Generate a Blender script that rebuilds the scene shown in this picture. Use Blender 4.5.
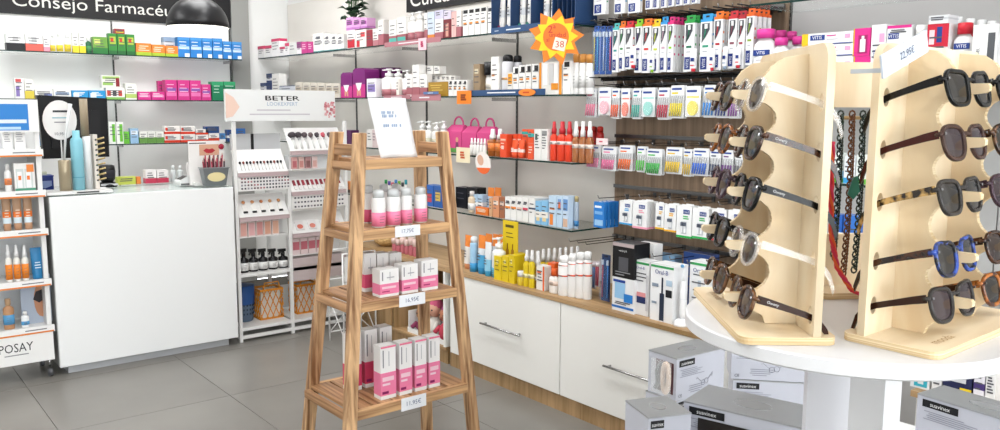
import bpy, math, random
from mathutils import Vector, Matrix
random.seed(7)
SC = bpy.context.scene
for _o in list(bpy.data.objects): bpy.data.objects.remove(_o)

# ------------------------------------------------------------------ camera
YAW, PITCH, ROLL, FPX = 0.68161968, -0.12766791, 0.00421414, 827.72
CAM = Vector((0, 0, 1.56))
FW = Vector((math.sin(YAW)*math.cos(PITCH), math.cos(YAW)*math.cos(PITCH), math.sin(PITCH)))
_r = Vector((math.cos(YAW), -math.sin(YAW), 0)); _u = _r.cross(FW)
RT = _r*math.cos(ROLL) + _u*math.sin(ROLL); UP = -_r*math.sin(ROLL) + _u*math.cos(ROLL)
cd = bpy.data.cameras.new('camera'); cam = bpy.data.objects.new('camera', cd); SC.collection.objects.link(cam)
cd.sensor_fit = 'HORIZONTAL'; cd.sensor_width = 36.0; cd.lens = 36.0*FPX/1000.0; cd.clip_start = 0.02
cam.matrix_world = Matrix(((RT.x, UP.x, -FW.x, CAM.x), (RT.y, UP.y, -FW.y, CAM.y), (RT.z, UP.z, -FW.z, CAM.z), (0, 0, 0, 1)))
SC.camera = cam

# ------------------------------------------------------------------ world and lights
def srgb(h):
    c = [int(h[i:i+2], 16)/255.0 for i in (0, 2, 4)]
    return tuple(x/12.92 if x <= 0.04045 else ((x+0.055)/1.055)**2.4 for x in c) + (1.0,)
W = bpy.data.worlds.new('daylight'); SC.world = W; W.use_nodes = True
W.node_tree.nodes['Background'].inputs[0].default_value = (0.93, 0.97, 1.0, 1)
W.node_tree.nodes['Background'].inputs[1].default_value = 6.2
CEIL = 2.95
LAMPS = [(x, y) for x in (-1.2, 0.4, 2.0) for y in (-3.2, -0.7, 1.9, 3.9, 5.5)]
for (x, y) in LAMPS:
    l = bpy.data.lights.new('ceiling_panel_light', 'AREA'); l.shape = 'SQUARE'; l.size = 0.58; l.energy = 12.5; l.color = (1.0, 1.0, 1.0)
    o = bpy.data.objects.new('ceiling_panel_light', l); o.location = (x, y, CEIL-0.03); SC.collection.objects.link(o)
WALL_FILL = [((2.1, y), (XFILL, y, 1.25)) for XFILL in (3.35,) for y in (1.2, 2.6, 3.8, 5.0, 6.2)] + [((x, 5.85), (x, 7.2, 1.35)) for x in (0.9, 1.7, 2.5)]  # unseen lamps added to brighten the right and back walls
for (x, y), tgt in WALL_FILL:
    l = bpy.data.lights.new('added_wall_fill', 'AREA'); l.shape = 'RECTANGLE'; l.size = 0.34; l.size_y = 0.10; l.energy = 4
    o = bpy.data.objects.new('added_wall_fill', l); o.location = (x, y, CEIL-0.12); SC.collection.objects.link(o)
    o.rotation_euler = (Vector(tgt)-o.location).to_track_quat('-Z', 'Y').to_euler()
vs = SC.view_settings; vs.view_transform = 'Standard'; vs.look = 'None'; vs.gamma = 1.0; vs.use_curve_mapping = False; vs.exposure = 0.34

# ------------------------------------------------------------------ picking: a pixel gives a ray, a real plane gives the point
def on(px, py, ax, val):
    d = FW*FPX + RT*(px-500) + UP*(215-py); i = 'xyz'.index(ax)
    return CAM + d*((val-CAM[i])/d[i])
def onp(px, py, p0, n):
    d = FW*FPX + RT*(px-500) + UP*(215-py)
    return CAM + d*((p0-CAM).dot(n)/d.dot(n))

# ------------------------------------------------------------------ materials
_mc = {}
def M(h, rough=0.45, metal=0.0, alpha=1.0, coat=0.0, emit=0.0):
    k = (h, rough, metal, alpha, coat, emit)
    if k in _mc: return _mc[k]
    m = bpy.data.materials.new('mat_%s_%d' % (h, len(_mc))); m.use_nodes = True
    b = m.node_tree.nodes['Principled BSDF']
    b.inputs['Base Color'].default_value = tuple(c*0.84 for c in srgb(h)[:3]) + (1.0,); b.inputs['Roughness'].default_value = rough; b.inputs['Metallic'].default_value = metal; b.inputs['Specular IOR Level'].default_value = 0.3
    b.inputs['Alpha'].default_value = alpha; b.inputs['Coat Weight'].default_value = coat
    if emit: b.inputs['Emission Color'].default_value = srgb(h); b.inputs['Emission Strength'].default_value = emit
    _mc[k] = m; return m
def noisy(name, h1, h2, rough=0.5, scale=(4, 4, 4), detail=4, bump=0.0, dist=0.0, lo=0.35, hi=0.65, rnd=True, coat=0.0, rr=0.0):
    m = bpy.data.materials.new(name); m.use_nodes = True; nt = m.node_tree; b = nt.nodes['Principled BSDF']
    tc = nt.nodes.new('ShaderNodeTexCoord'); mp = nt.nodes.new('ShaderNodeMapping'); mp.inputs['Scale'].default_value = scale
    nt.links.new(tc.outputs['Object'], mp.inputs['Vector'])
    vec = mp.outputs['Vector']
    if rnd:
        oi = nt.nodes.new('ShaderNodeObjectInfo'); ad = nt.nodes.new('ShaderNodeVectorMath'); ad.operation = 'ADD'
        mu = nt.nodes.new('ShaderNodeMath'); mu.operation = 'MULTIPLY'; mu.inputs[1].default_value = 37.0
        nt.links.new(oi.outputs['Random'], mu.inputs[0]); nt.links.new(mu.outputs[0], ad.inputs[1]); nt.links.new(vec, ad.inputs[0]); vec = ad.outputs[0]
    n = nt.nodes.new('ShaderNodeTexNoise'); n.inputs['Scale'].default_value = 1.0; n.inputs['Detail'].default_value = detail; n.inputs['Distortion'].default_value = dist
    nt.links.new(vec, n.inputs['Vector'])
    r = nt.nodes.new('ShaderNodeValToRGB'); r.color_ramp.elements[0].position = lo; r.color_ramp.elements[1].position = hi
    r.color_ramp.elements[0].color = srgb(h1); r.color_ramp.elements[1].color = srgb(h2)
    nt.links.new(n.outputs['Fac'], r.inputs['Fac']); nt.links.new(r.outputs['Color'], b.inputs['Base Color'])
    b.inputs['Roughness'].default_value = rough; b.inputs['Coat Weight'].default_value = coat
    if rr:
        mr = nt.nodes.new('ShaderNodeMapRange'); mr.inputs['To Min'].default_value = rough-rr; mr.inputs['To Max'].default_value = rough+rr
        nt.links.new(n.outputs['Fac'], mr.inputs['Value']); nt.links.new(mr.outputs[0], b.inputs['Roughness'])
    if bump:
        bp = nt.nodes.new('ShaderNodeBump'); bp.inputs['Strength'].default_value = bump; bp.inputs['Distance'].default_value = 0.004
        nt.links.new(n.outputs['Fac'], bp.inputs['Height']); nt.links.new(bp.outputs['Normal'], b.inputs['Normal'])
    return m
M_PLY = noisy('birch_plywood', 'e4cca6', 'efdfc2', 0.5, (9, 9, 2.2), 5, dist=1.2)
M_PLYF = noisy('birch_plywood_flat', 'e3caa3', 'efdec0', 0.5, (2.5, 14, 14), 5, dist=0.8)
M_PLYE = noisy('birch_edge', 'c9ab7c', 'ead8b4', 0.6, (2, 2, 420), 2)
M_ACA = noisy('acacia_upright', '77502f', 'd3ac80', 0.5, (42, 42, 1.5), 4, dist=0.4, lo=0.34, hi=0.62)
M_ACAX = noisy('acacia_rail', '80583a', 'cfa677', 0.5, (1.8, 42, 42), 4, dist=0.4, lo=0.34, hi=0.62)
M_ACAY = noisy('acacia_slat', '77522f', 'c0946a', 0.5, (42, 1.8, 42), 4, dist=0.4, lo=0.34, hi=0.62)
M_OAK = noisy('oak_board', '8f7148', 'b3926a', 0.5, (30, 1.6, 30), 4, dist=0.5)
M_OAKV = noisy('oak_panel', '8d7049', 'b19068', 0.5, (26, 26, 1.8), 4, dist=0.5)
M_SLAT = noisy('slatwall_oak', '6f5c49', '8b7661', 0.55, (30, 40, 1.5), 4, dist=0.3)
M_TILE = noisy('porcelain_tile', '6f6c67', '827f79', 0.32, (2.0, 2.0, 2.0), 3, lo=0.2, hi=0.8)
M_GROUT = M('5e5a54', 0.9)
M_WALLB = noisy('wall_paint_light', 'ebecea', 'f0f0ee', 0.7, (2, 2, 2), 2)
M_WALLG = noisy('wall_panel_grey', 'dad6cf', 'e0dcd5', 0.38, (1.2, 1.2, 3), 3)
M_WHITE = M('f8f8f6', 0.5); M_LAM = M('fbfaf5', 0.35); M_METALW = M('f0f0ee', 0.35)
M_GREY = M('a3a3a1', 0.6); M_CHROME = M('c2c2c2', 0.22, 1.0); M_BLACK = M('141415', 0.4); M_BLK2 = M('1c1c1e', 0.25)
M_EDGE = M('1f3a36', 0.15)
def glass_mat(name, tint, alpha, rough=0.03):
    m = bpy.data.materials.new(name); m.use_nodes = True; nt = m.node_tree; b = nt.nodes['Principled BSDF']
    b.inputs['Base Color'].default_value = srgb(tint); b.inputs['Roughness'].default_value = rough; b.inputs['Alpha'].default_value = alpha
    b.inputs['Coat Weight'].default_value = 0.5
    return m
M_GLASS = glass_mat('shelf_glass', 'b4cac4', 0.15); M_CLEAR = glass_mat('clear_plastic', 'f4f6f6', 0.22, 0.12); M_ACRYL = glass_mat('clear_acetate', 'ece8e4', 0.28, 0.08)

# ------------------------------------------------------------------ mesh builder
_tc = {}
def text_data(s, res=2):
    if (s, res) in _tc: return _tc[(s, res)]
    cu = bpy.data.curves.new('lettering', 'FONT'); cu.body = s; cu.size = 1.0; cu.resolution_u = res; cu.align_x = 'CENTER'; cu.align_y = 'CENTER'
    ob = bpy.data.objects.new('lettering', cu); SC.collection.objects.link(ob)
    dg = bpy.context.evaluated_depsgraph_get(); me = bpy.data.meshes.new_from_object(ob.evaluated_get(dg))
    V = [(v.co.x, v.co.y) for v in me.vertices]; F = [tuple(p.vertices) for p in me.polygons]
    if V:
        x0 = min(v[0] for v in V); x1 = max(v[0] for v in V); y0 = min(v[1] for v in V); y1 = max(v[1] for v in V)
    else: x0 = x1 = y0 = y1 = 0
    bpy.data.objects.remove(ob); bpy.data.curves.remove(cu); bpy.data.meshes.remove(me)
    V = [(x-(x0+x1)/2, y-(y0+y1)/2) for x, y in V]
    _tc[(s, res)] = (V, F, max(x1-x0, 1e-6), max(y1-y0, 1e-6)); return _tc[(s, res)]
class MB:
    def __init__(s): s.v = []; s.f = []; s.mi = []; s.sm = []; s.mats = []
    def _m(s, m):
        if isinstance(m, str): m = M(m)
        if m not in s.mats: s.mats.append(m)
        return s.mats.index(m)
    def add(s, V, F, m, smooth=False):
        o = len(s.v); i = s._m(m); s.v += [tuple(p) for p in V]
        for f in F: s.f.append(tuple(o+k for k in f)); s.mi.append(i); s.sm.append(smooth)
        return s
    def box(s, x0, x1, y0, y1, z0, z1, m):
        V = [(x0,y0,z0),(x1,y0,z0),(x1,y1,z0),(x0,y1,z0),(x0,y0,z1),(x1,y0,z1),(x1,y1,z1),(x0,y1,z1)]
        return s.add(V, [(0,3,2,1),(4,5,6,7),(0,1,5,4),(1,2,6,5),(2,3,7,6),(3,0,4,7)], m)
    def quad(s, P, m): return s.add(P, [(0,1,2,3)], m)
    def lathe(s, prof, n, m, cx=0, cy=0, sx=1, sy=1, smooth=True):
        V = []; F = []; k = len(prof)
        for r, z in prof:
            for i in range(n):
                a = 2*math.pi*i/n; V.append((cx+sx*r*math.cos(a), cy+sy*r*math.sin(a), z))
        for j in range(k-1):
            for i in range(n): F.append((j*n+i, j*n+(i+1) % n, (j+1)*n+(i+1) % n, (j+1)*n+i))
        F.append(tuple(range(n-1, -1, -1))); F.append(tuple((k-1)*n+i for i in range(n)))
        return s.add(V, F, m, smooth)
    def tube(s, P, r, m, n=6, closed=False, rads=None):
        P = [Vector(p) for p in P]; V = []; F = []; k = len(P); prev = None
        for j, p in enumerate(P):
            a = P[(j-1) % k] if (closed or j > 0) else p; b = P[(j+1) % k] if (closed or j < k-1) else p
            t = (b-a).normalized()
            if prev is None:
                ref = Vector((0, 0, 1)) if abs(t.z) < 0.9 else Vector((1, 0, 0)); nx = t.cross(ref).normalized()
            else: nx = (prev - t*prev.dot(t)).normalized()
            prev = nx; ny = t.cross(nx); rr = rads[j] if rads else r
            for i in range(n):
                an = 2*math.pi*i/n; V.append(p + nx*(rr*math.cos(an)) + ny*(rr*math.sin(an)))
        for j in range(k if closed else k-1):
            q = (j+1) % k
            for i in range(n): F.append((j*n+i, j*n+(i+1) % n, q*n+(i+1) % n, q*n+i))
        if not closed: F.append(tuple(range(n-1, -1, -1))); F.append(tuple((k-1)*n+i for i in range(n)))
        return s.add(V, F, m, True)
    def prism(s, poly, T, m, me=None):
        """poly: 2D points; T(a, b, t) -> 3D, t in 0/1"""
        n = len(poly); V = [T(a, b, 0) for a, b in poly] + [T(a, b, 1) for a, b in poly]
        s.add(V, [tuple(range(n-1, -1, -1)), tuple(range(n, 2*n))], m)
        s.add(V, [(i, (i+1) % n, n+(i+1) % n, n+i) for i in range(n)], me or m)
        return s
    def bar(s, a, b, w, h, m):
        """rectangular bar from a to b, w across (horizontal), h the other way"""
        a = Vector(a); b = Vector(b); t = (b-a).normalized(); ref = Vector((0, 0, 1)) if abs(t.z) < 0.8 else Vector((0, 1, 0))
        x = t.cross(ref).normalized(); y = x.cross(t).normalized()
        V = [p + x*(sx*w/2) + y*(sy*h/2) for p in (a, b) for sx, sy in ((-1,-1),(1,-1),(1,1),(-1,1))]
        return s.add(V, [(3,2,1,0),(4,5,6,7),(0,1,5,4),(1,2,6,5),(2,3,7,6),(3,0,4,7)], m)
    def text(s, t, h, o, m, u=(1,0,0), v=(0,0,1), wmax=None, res=2, wfit=None):
        V, F, tw, th = text_data(t, res); k = h/th
        kx = wfit/tw if wfit else k
        if wmax and tw*k > wmax: kx = wmax/tw
        u = Vector(u); v = Vector(v); o = Vector(o)
        return s.add([o + u*(x*kx) + v*(y*k) for x, y in V], F, m)
    def build(s, name, parent=None, loc=(0,0,0), rz=0.0, label=None, cat=None, group=None, kind=None, smooth_angle=None):
        me = bpy.data.meshes.new(name); me.from_pydata([tuple(p) for p in s.v], [], s.f)
        for m in s.mats: me.materials.append(m)
        me.polygons.foreach_set('material_index', s.mi); me.polygons.foreach_set('use_smooth', s.sm); me.update()
        ob = bpy.data.objects.new(name, me); SC.collection.objects.link(ob)
        ob.location = loc; ob.rotation_euler = (0, 0, rz)
        if parent is not None: ob.parent = parent
        return tag(ob, label, cat, group, kind)
def tag(ob, label=None, cat=None, group=None, kind=None):
    if label: ob['label'] = label
    if cat: ob['category'] = cat
    if group: ob['group'] = group
    if kind: ob['kind'] = kind
    return ob
def empty(name, loc=(0,0,0), rz=0.0, label=None, cat=None, group=None):
    o = bpy.data.objects.new(name, None); SC.collection.objects.link(o); o.location = loc; o.rotation_euler = (0, 0, rz); o.empty_display_size = 0.05
    return tag(o, label, cat, group)
def bevel(ob, w=0.002, seg=1):
    b = ob.modifiers.new('edge', 'BEVEL'); b.width = w; b.segments = seg; b.limit_method = 'ANGLE'; return ob
def copytree(o, parent=None):
    c = o.copy(); SC.collection.objects.link(c)
    if parent is not None: c.parent = parent
    for ch in [x for x in bpy.data.objects if x.parent == o]: copytree(ch, c)
    return c

# ------------------------------------------------------------------ the setting
XW, YB = 3.35, 7.2
def struct(mb, name, parent=None): return mb.build(name, parent, kind='structure')
fl = struct(MB().box(-2.6, XW, -5.2, YB, -0.06, -0.004, M_GROUT), 'floor')
TS, G = 0.838, 0.0015
tm = MB().box(-TS/2+G, TS/2-G, -TS/2+G, TS/2-G, -0.01, 0.0, M_TILE)
t0 = None
for i in range(-4, 4):
    for j in range(-11, 4):
        cx, cy = 0.766+TS*(i+0.5), 4.312+TS*(j-0.5)
        x0, x1, y0, y1 = max(cx-TS/2, -2.6), min(cx+TS/2, XW), max(cy-TS/2, -5.2), min(cy+TS/2, YB)
        if x1-x0 < 0.02 or y1-y0 < 0.02: continue
        if x1-x0 > TS-0.001 and y1-y0 > TS-0.001:
            if t0 is None: t0 = tm.build('tile', fl); o = t0
            else: o = t0.copy(); SC.collection.objects.link(o)
            o.location = (cx, cy, 0)
        else: MB().box(x0-cx+G, x1-cx-G, y0-cy+G, y1-cy-G, -0.01, 0, M_TILE).build('tile', fl, (cx, cy, 0))
struct(MB().box(-2.6, XW+0.1, -5.2, YB+0.1, CEIL, CEIL+0.08, M('f2f1ee', 0.8)), 'ceiling')
struct(MB().box(-2.7, -2.6, -5.2, YB+0.1, 0, CEIL, M_WALLB), 'wall_left')
# back wall: light painted panels, a grey pilaster, a white return by the corner
wb = struct(MB().box(-2.6, XW, YB, YB+0.1, 0, CEIL, M_WHITE), 'wall_back')
for x0, x1 in ((-0.86, 0.44), (0.445, 1.83), (1.835, 2.80)):
    MB().box(x0, x1, YB-0.012, YB+0.001, 0, CEIL-0.01, M_WALLB).build('panel', wb)
struct(MB().box(2.80, 2.955, YB-0.05, YB+0.001, 0, CEIL-0.005, M('a2a29e', 0.6)), 'trim_1')
# right wall with grey back panels
wr = struct(MB().box(XW, XW+0.1, -5.2, YB+0.1, 0, CEIL, M_WHITE), 'wall_right')
zt = on(290, 5, 'x', XW).z
for y0, y1 in ((5.95, 7.19), (4.945, 5.945), (3.95, 4.94), (3.105, 3.945)):
    MB().box(XW-0.012, XW+0.001, y0, y1-0.004, 0.0, (zt if y0 > 5.9 else CEIL-0.01), M_WALLG).build('panel', wr)
for y0, y1 in ((1.2, 2.085), (0.2, 1.195), (-0.9, 0.195)):
    MB().box(XW-0.012, XW+0.001, y0, y1, 0.0, CEIL-0.01, M('bdbcbb', 0.5)).build('panel', wr)
MB().box(XW-0.03, XW+0.001, 2.09, 3.10, 0.0, CEIL-0.01, M_SLAT).build('slat_panel', wr)
# shop front behind the camera: piers and a glazed opening for the daylight
struct(MB().box(-2.6, -2.3, -5.3, -5.2, 0, CEIL, M_WHITE).box(3.05, XW+0.1, -5.3, -5.2, 0, CEIL, M_WHITE).box(-2.3, 3.05, -5.3, -5.2, 2.6, CEIL, M_WHITE), 'wall_front')
wn = struct(MB().box(-2.3, 3.05, -5.26, -5.24, 0.0, 0.06, M_GREY), 'window_1')
for x in (-2.28, -0.5, 1.27, 3.03): MB().box(x-0.025, x+0.025, -5.28, -5.22, 0.06, 2.6, M_GREY).build('mullion', wn)
for (x, y) in LAMPS:
    t = empty('ceiling_panel', (x, y, CEIL)); tag(t, 'square white ceiling light panel, %s row, %s from the window' % ({-1.2: 'left', 0.4: 'middle', 2.0: 'right'}[x], {-3.2: 'first', -0.7: 'second', 1.9: 'third', 3.9: 'fourth', 5.5: 'fifth'}[y]), 'ceiling light', 'ceiling light panels')
    MB().box(-0.31, 0.31, -0.31, 0.31, -0.012, 0.0, M_METALW).build('frame', t)
    MB().box(-0.29, 0.29, -0.29, 0.29, -0.016, -0.0125, M('ffffff', 0.5, emit=2.0)).build('diffuser', t)
for k, ((x, y), tgt) in enumerate(WALL_FILL):  # invented housings for the lamps added to brighten the walls
    t = empty('added_fill_fixture', (x, y, CEIL)); tag(t, 'added out-of-view fill light aimed at the %s wall, %s one' % (('right' if k < 5 else 'back'), ('first', 'second', 'third', 'fourth', 'fifth')[k % 5]), 'track light', 'added wall fill lights')
    MB().box(-0.02, 0.02, -0.02, 0.02, -0.06, 0.0, M_METALW).build('mount', t)
    h = MB().box(-0.18, 0.18, -0.06, 0.06, 0.012, 0.05, M_METALW).build('housing', t); h.location = (0, 0, -0.12); h.rotation_euler = (Vector(tgt)-Vector((x, y, CEIL-0.12))).to_track_quat('-Z', 'Y').to_euler()
# ------------------------------------------------------------------ products
ORD = 'first second third fourth fifth sixth seventh eighth ninth tenth eleventh twelfth thirteenth fourteenth fifteenth sixteenth seventeenth eighteenth nineteenth twentieth'.split()
REG = []
def reg(ob, desc, place, key, cat): REG.append((ob, desc, place, key, cat)); return ob
def finish_labels():
    by = {}
    for r in REG: by.setdefault((r[1], r[2]), []).append(r)
    for (desc, place), L in by.items():
        L.sort(key=lambda r: r[3])
        for i, r in enumerate(L):
            if len(L) == 1: lab = '%s %s' % (desc, place)
            elif len(L) == 2: lab = '%s %s of two %s' % (['left', 'right'][i], desc, place)
            elif i == len(L)-1: lab = 'rightmost %s %s' % (desc, place)
            else: lab = '%s %s from left %s' % (ORD[i] if i < 20 else str(i+1)+'th', desc, place)
            tag(r[0], lab, r[4], (desc + 's ' + place) if len(L) > 1 else None)

def lines(mb, rnd, x0, x1, y, z0, z1, n, ink, hh=None):
    """printed text lines on a front face"""
    for i in range(n):
        z = z1 - (i+0.5)*(z1-z0)/n; t = hh or min(0.0028, (z1-z0)/n*0.3); a = x0 + (x1-x0)*rnd.uniform(0, .12); b = x1 - (x1-x0)*rnd.uniform(0.05, .4)
        mb.quad([(a, y, z-t), (b, y, z-t), (b, y, z+t), (a, y, z+t)], ink)
def carton(w, h, d, c, o, rnd):
    mb = MB(); x = w/2-0.0008; y = d/2
    rough = o.get('rough', 0.4)
    mb.box(-x, x, -y, y, 0, h, M(c, rough))
    e = 0.0006
    for (a, b, col) in o.get('b', ()): mb.box(-x-e, x+e, -y-e, y+e, max(a*h, 0.0004), min(b*h, h+e), M(col, rough))
    f = -y-2*e
    for (u0, v0, u1, v1, col) in o.get('k', ()):
        mb.quad([(-x+2*x*u0, f, v0*h), (-x+2*x*u1, f, v0*h), (-x+2*x*u1, f, v1*h), (-x+2*x*u0, f, v1*h)], M(col, rough)); f -= e*0.5
    f -= e
    ink = o.get('ink', '5a5a60')
    if o.get('lines', 1):
        a, b = o.get('lz', (0.35, 0.85)); lines(mb, rnd, -x*0.8, x*0.8, f, a*h, b*h, o.get('n', 3), M(ink))
    if 't' in o:
        s, v, hh, col = o['t'][:4]; u = o['t'][4] if len(o['t']) > 4 else 0.5
        mb.text(s, hh*h, (-x+2*x*u, f-e, v*h), M(col), wmax=2*x*0.9)
    if o.get('vt'):                          # lettering running up the front
        s, u, hh, col = o['vt']; mb.text(s, hh*2*x, (-x+2*x*u, f-e, 0.5*h), M(col), u=(0, 0, 1), v=(-1, 0, 0), wmax=h*0.8)
    ob = mb.build(o.get('name', 'carton'))
    if o.get('flap', True) and w > 0.02 and h > 0.03:
        MB().box(-x*0.96, x*0.96, -y*0.94, -y*0.90, h, h+0.0007, M('b9b9b5')).build('top_flap', ob)
    return ob
def prof_bottle(r, h, neck, sh): return [(r*0.94, 0), (r, 0.004), (r, h*sh), (r*0.93, h*(sh+0.05)), (neck, h*(sh+0.14)), (neck, h)]
def wrap_label(ob, r, z0, z1, col, d, rnd, ink='6a6a70', n=16):
    mb = MB(); mb.lathe([(r+0.0008, z0), (r+0.0008, z1)], n, M(col, 0.4), sy=d)
    for i in range(3):
        z = z0 + (z1-z0)*(0.3+0.2*i); a = r*0.45
        mb.quad([(-a, -(r*d+0.0012), z-0.001), (a*rnd.uniform(.2, 1), -(r*d+0.0012), z-0.001), (a, -(r*d+0.0012), z+0.001), (-a, -(r*d+0.0012), z+0.001)], M(ink))
    mb.build('label', ob)
def bottle(w, h, d, c, o, rnd):
    r = w/2-0.001; fl = o.get('flat', 0.8); hb = h*o.get('body', 0.8); cap = o.get('cap', 'f4f4f2'); nk = r*o.get('neck', 0.42)
    ob = MB().lathe(prof_bottle(r, hb, nk, 0.82), 16, o.get('mat') or M(c, 0.3), sy=fl).build(o.get('name', 'bottle'))
    for (a, b, col) in o.get('b', ((0.15, 0.55, 'e9e9e6'),)): wrap_label(ob, r, a*hb, b*hb, col, fl, rnd, o.get('ink', '6a6a70'))
    MB().lathe([(nk*1.25, hb*0.985), (nk*1.25, h*0.99), (nk*1.1, h)], 12, M(cap, 0.35)).build('cap', ob)
    if 't' in o: MB().box(-r*.7, r*.7, -r*fl-.0022, -r*fl*.6, (o['t'][1]-.05)*h, (o['t'][1]+.05)*h, M(o['t'][3])).text(o['t'][0], .055*h, (0, -r*fl-0.003, o['t'][1]*h), M('f4f4f8'), wmax=r*1.2).build('brand_patch', ob)
    return ob
def pump(w, h, d, c, o, rnd):
    r = w/2-0.001; hb = h*0.74; cap = o.get('cap', 'f2f2f0')
    ob = MB().lathe(prof_bottle(r, hb, r*0.4, 0.84), 16, M(c, 0.3), sy=0.85).build('pump_bottle')
    for (a, b, col) in o.get('b', ((0.0, 0.35, 'a8646c'),)): wrap_label(ob, r, max(a*hb, 0.005), b*hb, col, 0.85, rnd)
    mb = MB().lathe([(r*0.5, hb*0.99), (r*0.5, h*0.84), (r*0.2, h*0.85), (r*0.2, h*0.94), (r*0.38, h*0.95), (r*0.38, h)], 12, M(cap, 0.35))
    mb.bar((0, 0, h*0.97), (-r*0.9, -r*0.3, h*0.955), r*0.3, h*0.035, M(cap, 0.35)); mb.build('pump_head', ob)
    return ob
def spray(w, h, d, c, o, rnd):
    r = w/2-0.001; hb = h*o.get('body', 0.64); cap = o.get('cap', 'f4f4f4')
    ob = MB().lathe(prof_bottle(r, hb, r*0.5, 0.84), 16, o.get('mat') or M(c, 0.3), sy=0.9).build('spray_bottle')
    for (a, b, col) in o.get('b', ((0.3, 0.5, 'f0eeea'),)): wrap_label(ob, r, a*hb, b*hb, col, 0.9, rnd)
    MB().lathe([(r*0.62, hb*0.985), (r*0.62, hb+(h-hb)*0.35), (r*0.45, hb+(h-hb)*0.45), (r*0.4, h*0.995), (r*0.3, h)], 12, M(cap, 0.4, alpha=o.get('capa', 1.0))).build('spray_cap', ob)
    return ob
def trigger(w, h, d, c, o, rnd):
    r = w/2-0.001; hb = h*0.68
    ob = MB().lathe(prof_bottle(r, hb, r*0.4, 0.78), 16, M(c, 0.25)).build('trigger_bottle')
    wrap_label(ob, r, 0.12*hb, 0.6*hb, 'f0f0ee', 1, rnd)
    mb = MB().lathe([(r*0.45, hb*0.99), (r*0.45, h*0.8), (r*0.3, h*0.82)], 10, M_BLACK)
    mb.box(-r*1.0, r*0.6, -r*0.3, r*0.3, h*0.86, h, M_BLACK).box(-r*0.3, r*0.3, -r*0.3, r*0.3, h*0.8, h*0.88, M_BLACK); mb.bar((-r*0.6, 0, h*0.86), (-r*0.9, 0, h*0.72), r*0.3, r*0.3, M_BLACK)
    mb.build('trigger_head', ob); return ob
def can(w, h, d, c, o, rnd):
    r = w/2-0.001; ch = o.get('ch', 0.16); hb = h*(1-ch); cap = o.get('cap', 'f4f4f4')
    ob = MB().lathe([(r*0.95, 0), (r, 0.004), (r, hb*0.92), (r*0.9, hb*0.97), (r*0.7, hb)], 18, M(c, 0.28)).build('aerosol_can')
    for (a, b, col) in o.get('b', ()): wrap_label(ob, r, a*hb, min(b, .92)*hb, col, 1, rnd, n=18)
    k = o.get('cw', 0.82)
    MB().lathe([(r*k, hb*0.975), (r*k, h-r*0.35), (r*k*0.8, h-r*0.1), (r*k*0.4, h)], 16, M(cap, 0.35, alpha=o.get('capa', 1.0))).build('cap', ob)
    return ob
def tube(w, h, d, c, o, rnd):
    r = w/2-0.001; cap = o.get('cap', 'f4f4f4'); hc = h*o.get('ch', 0.16); n = 16; V = []; F = []
    for j in range(6):
        t = j/5.0; z = hc + (h-hc)*t; fl = 0.8*(1-t)**0.8+0.03; rr = r*(0.9+0.1*t)
        for i in range(n): a = 2*math.pi*i/n; V.append((rr*math.cos(a), rr*fl*math.sin(a), z))
    for j in range(5):
        for i in range(n): F.append((j*n+i, j*n+(i+1) % n, (j+1)*n+(i+1) % n, (j+1)*n+i))
    F.append(tuple(5*n+i for i in range(n)))
    mb = MB(); bands = o.get('b', ())
    for k, f in enumerate(F):
        j = min(k//n, 4); col = c
        for (a, b, cc) in bands:
            if a <= (j+0.5)/5 <= b: col = cc
        mb.add([V[q] for q in f], [tuple(range(len(f)))], M(col, 0.35), True)
    ob = mb.build('squeeze_tube')
    MB().lathe([(r*0.8, 0), (r*0.86, hc*0.9), (r*0.8, hc*1.02)], 14, M(cap, 0.4), sy=0.8).build('cap', ob)
    m2 = MB(); lines(m2, rnd, -r*0.55, r*0.55, -r*0.78, hc+(h-hc)*0.2, hc+(h-hc)*0.5, 3, M(o.get('ink', '6a6a70'))); m2.build('print', ob)
    return ob
def bag(w, h, d, c, o, rnd):
    """soft pack with a rounded top"""
    x = w/2-0.001; y = d/2; poly = [(-x, 0.004), (-x*0.96, 0), (x*0.96, 0), (x, 0.004), (x, h*0.86), (x*0.9, h*0.95), (x*0.6, h), (-x*0.6, h), (-x*0.9, h*0.95), (-x, h*0.86)]
    mb = MB().prism(poly, lambda a, b, t: (a*(1 if t else 1), -y+2*y*t, b), M(c, 0.35))
    f = -y-0.001
    for (u0, v0, u1, v1, col) in o.get('k', ()): mb.quad([(-x+2*x*u0, f, v0*h), (-x+2*x*u1, f, v0*h), (-x+2*x*u1, f, v1*h), (-x+2*x*u0, f, v1*h)], M(col, 0.4))
    # printed brief shape
    mb.prism([(-x*0.5, h*0.5), (x*0.5, h*0.5), (x*0.25, h*0.3), (0, h*0.22), (-x*0.25, h*0.3)], lambda a, b, t: (a, f-0.0006-0.0004*t, b), M('f3eef2'))
    mb.prism([(-x*0.3, h*0.28), (x*0.0, h*0.22), (-x*0.1, h*0.06), (-x*0.3, h*0.06)], lambda a, b, t: (a, f-0.0005-0.0003*t, b), M('d9a184')).prism([(x*0.3, h*0.28), (x*0.02, h*0.22), (x*0.12, h*0.06), (x*0.32, h*0.06)], lambda a, b, t: (a, f-0.0005-0.0003*t, b), M('d9a184'))
    return bevel(mb.build('soft_pack'), 0.006, 2)
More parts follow.
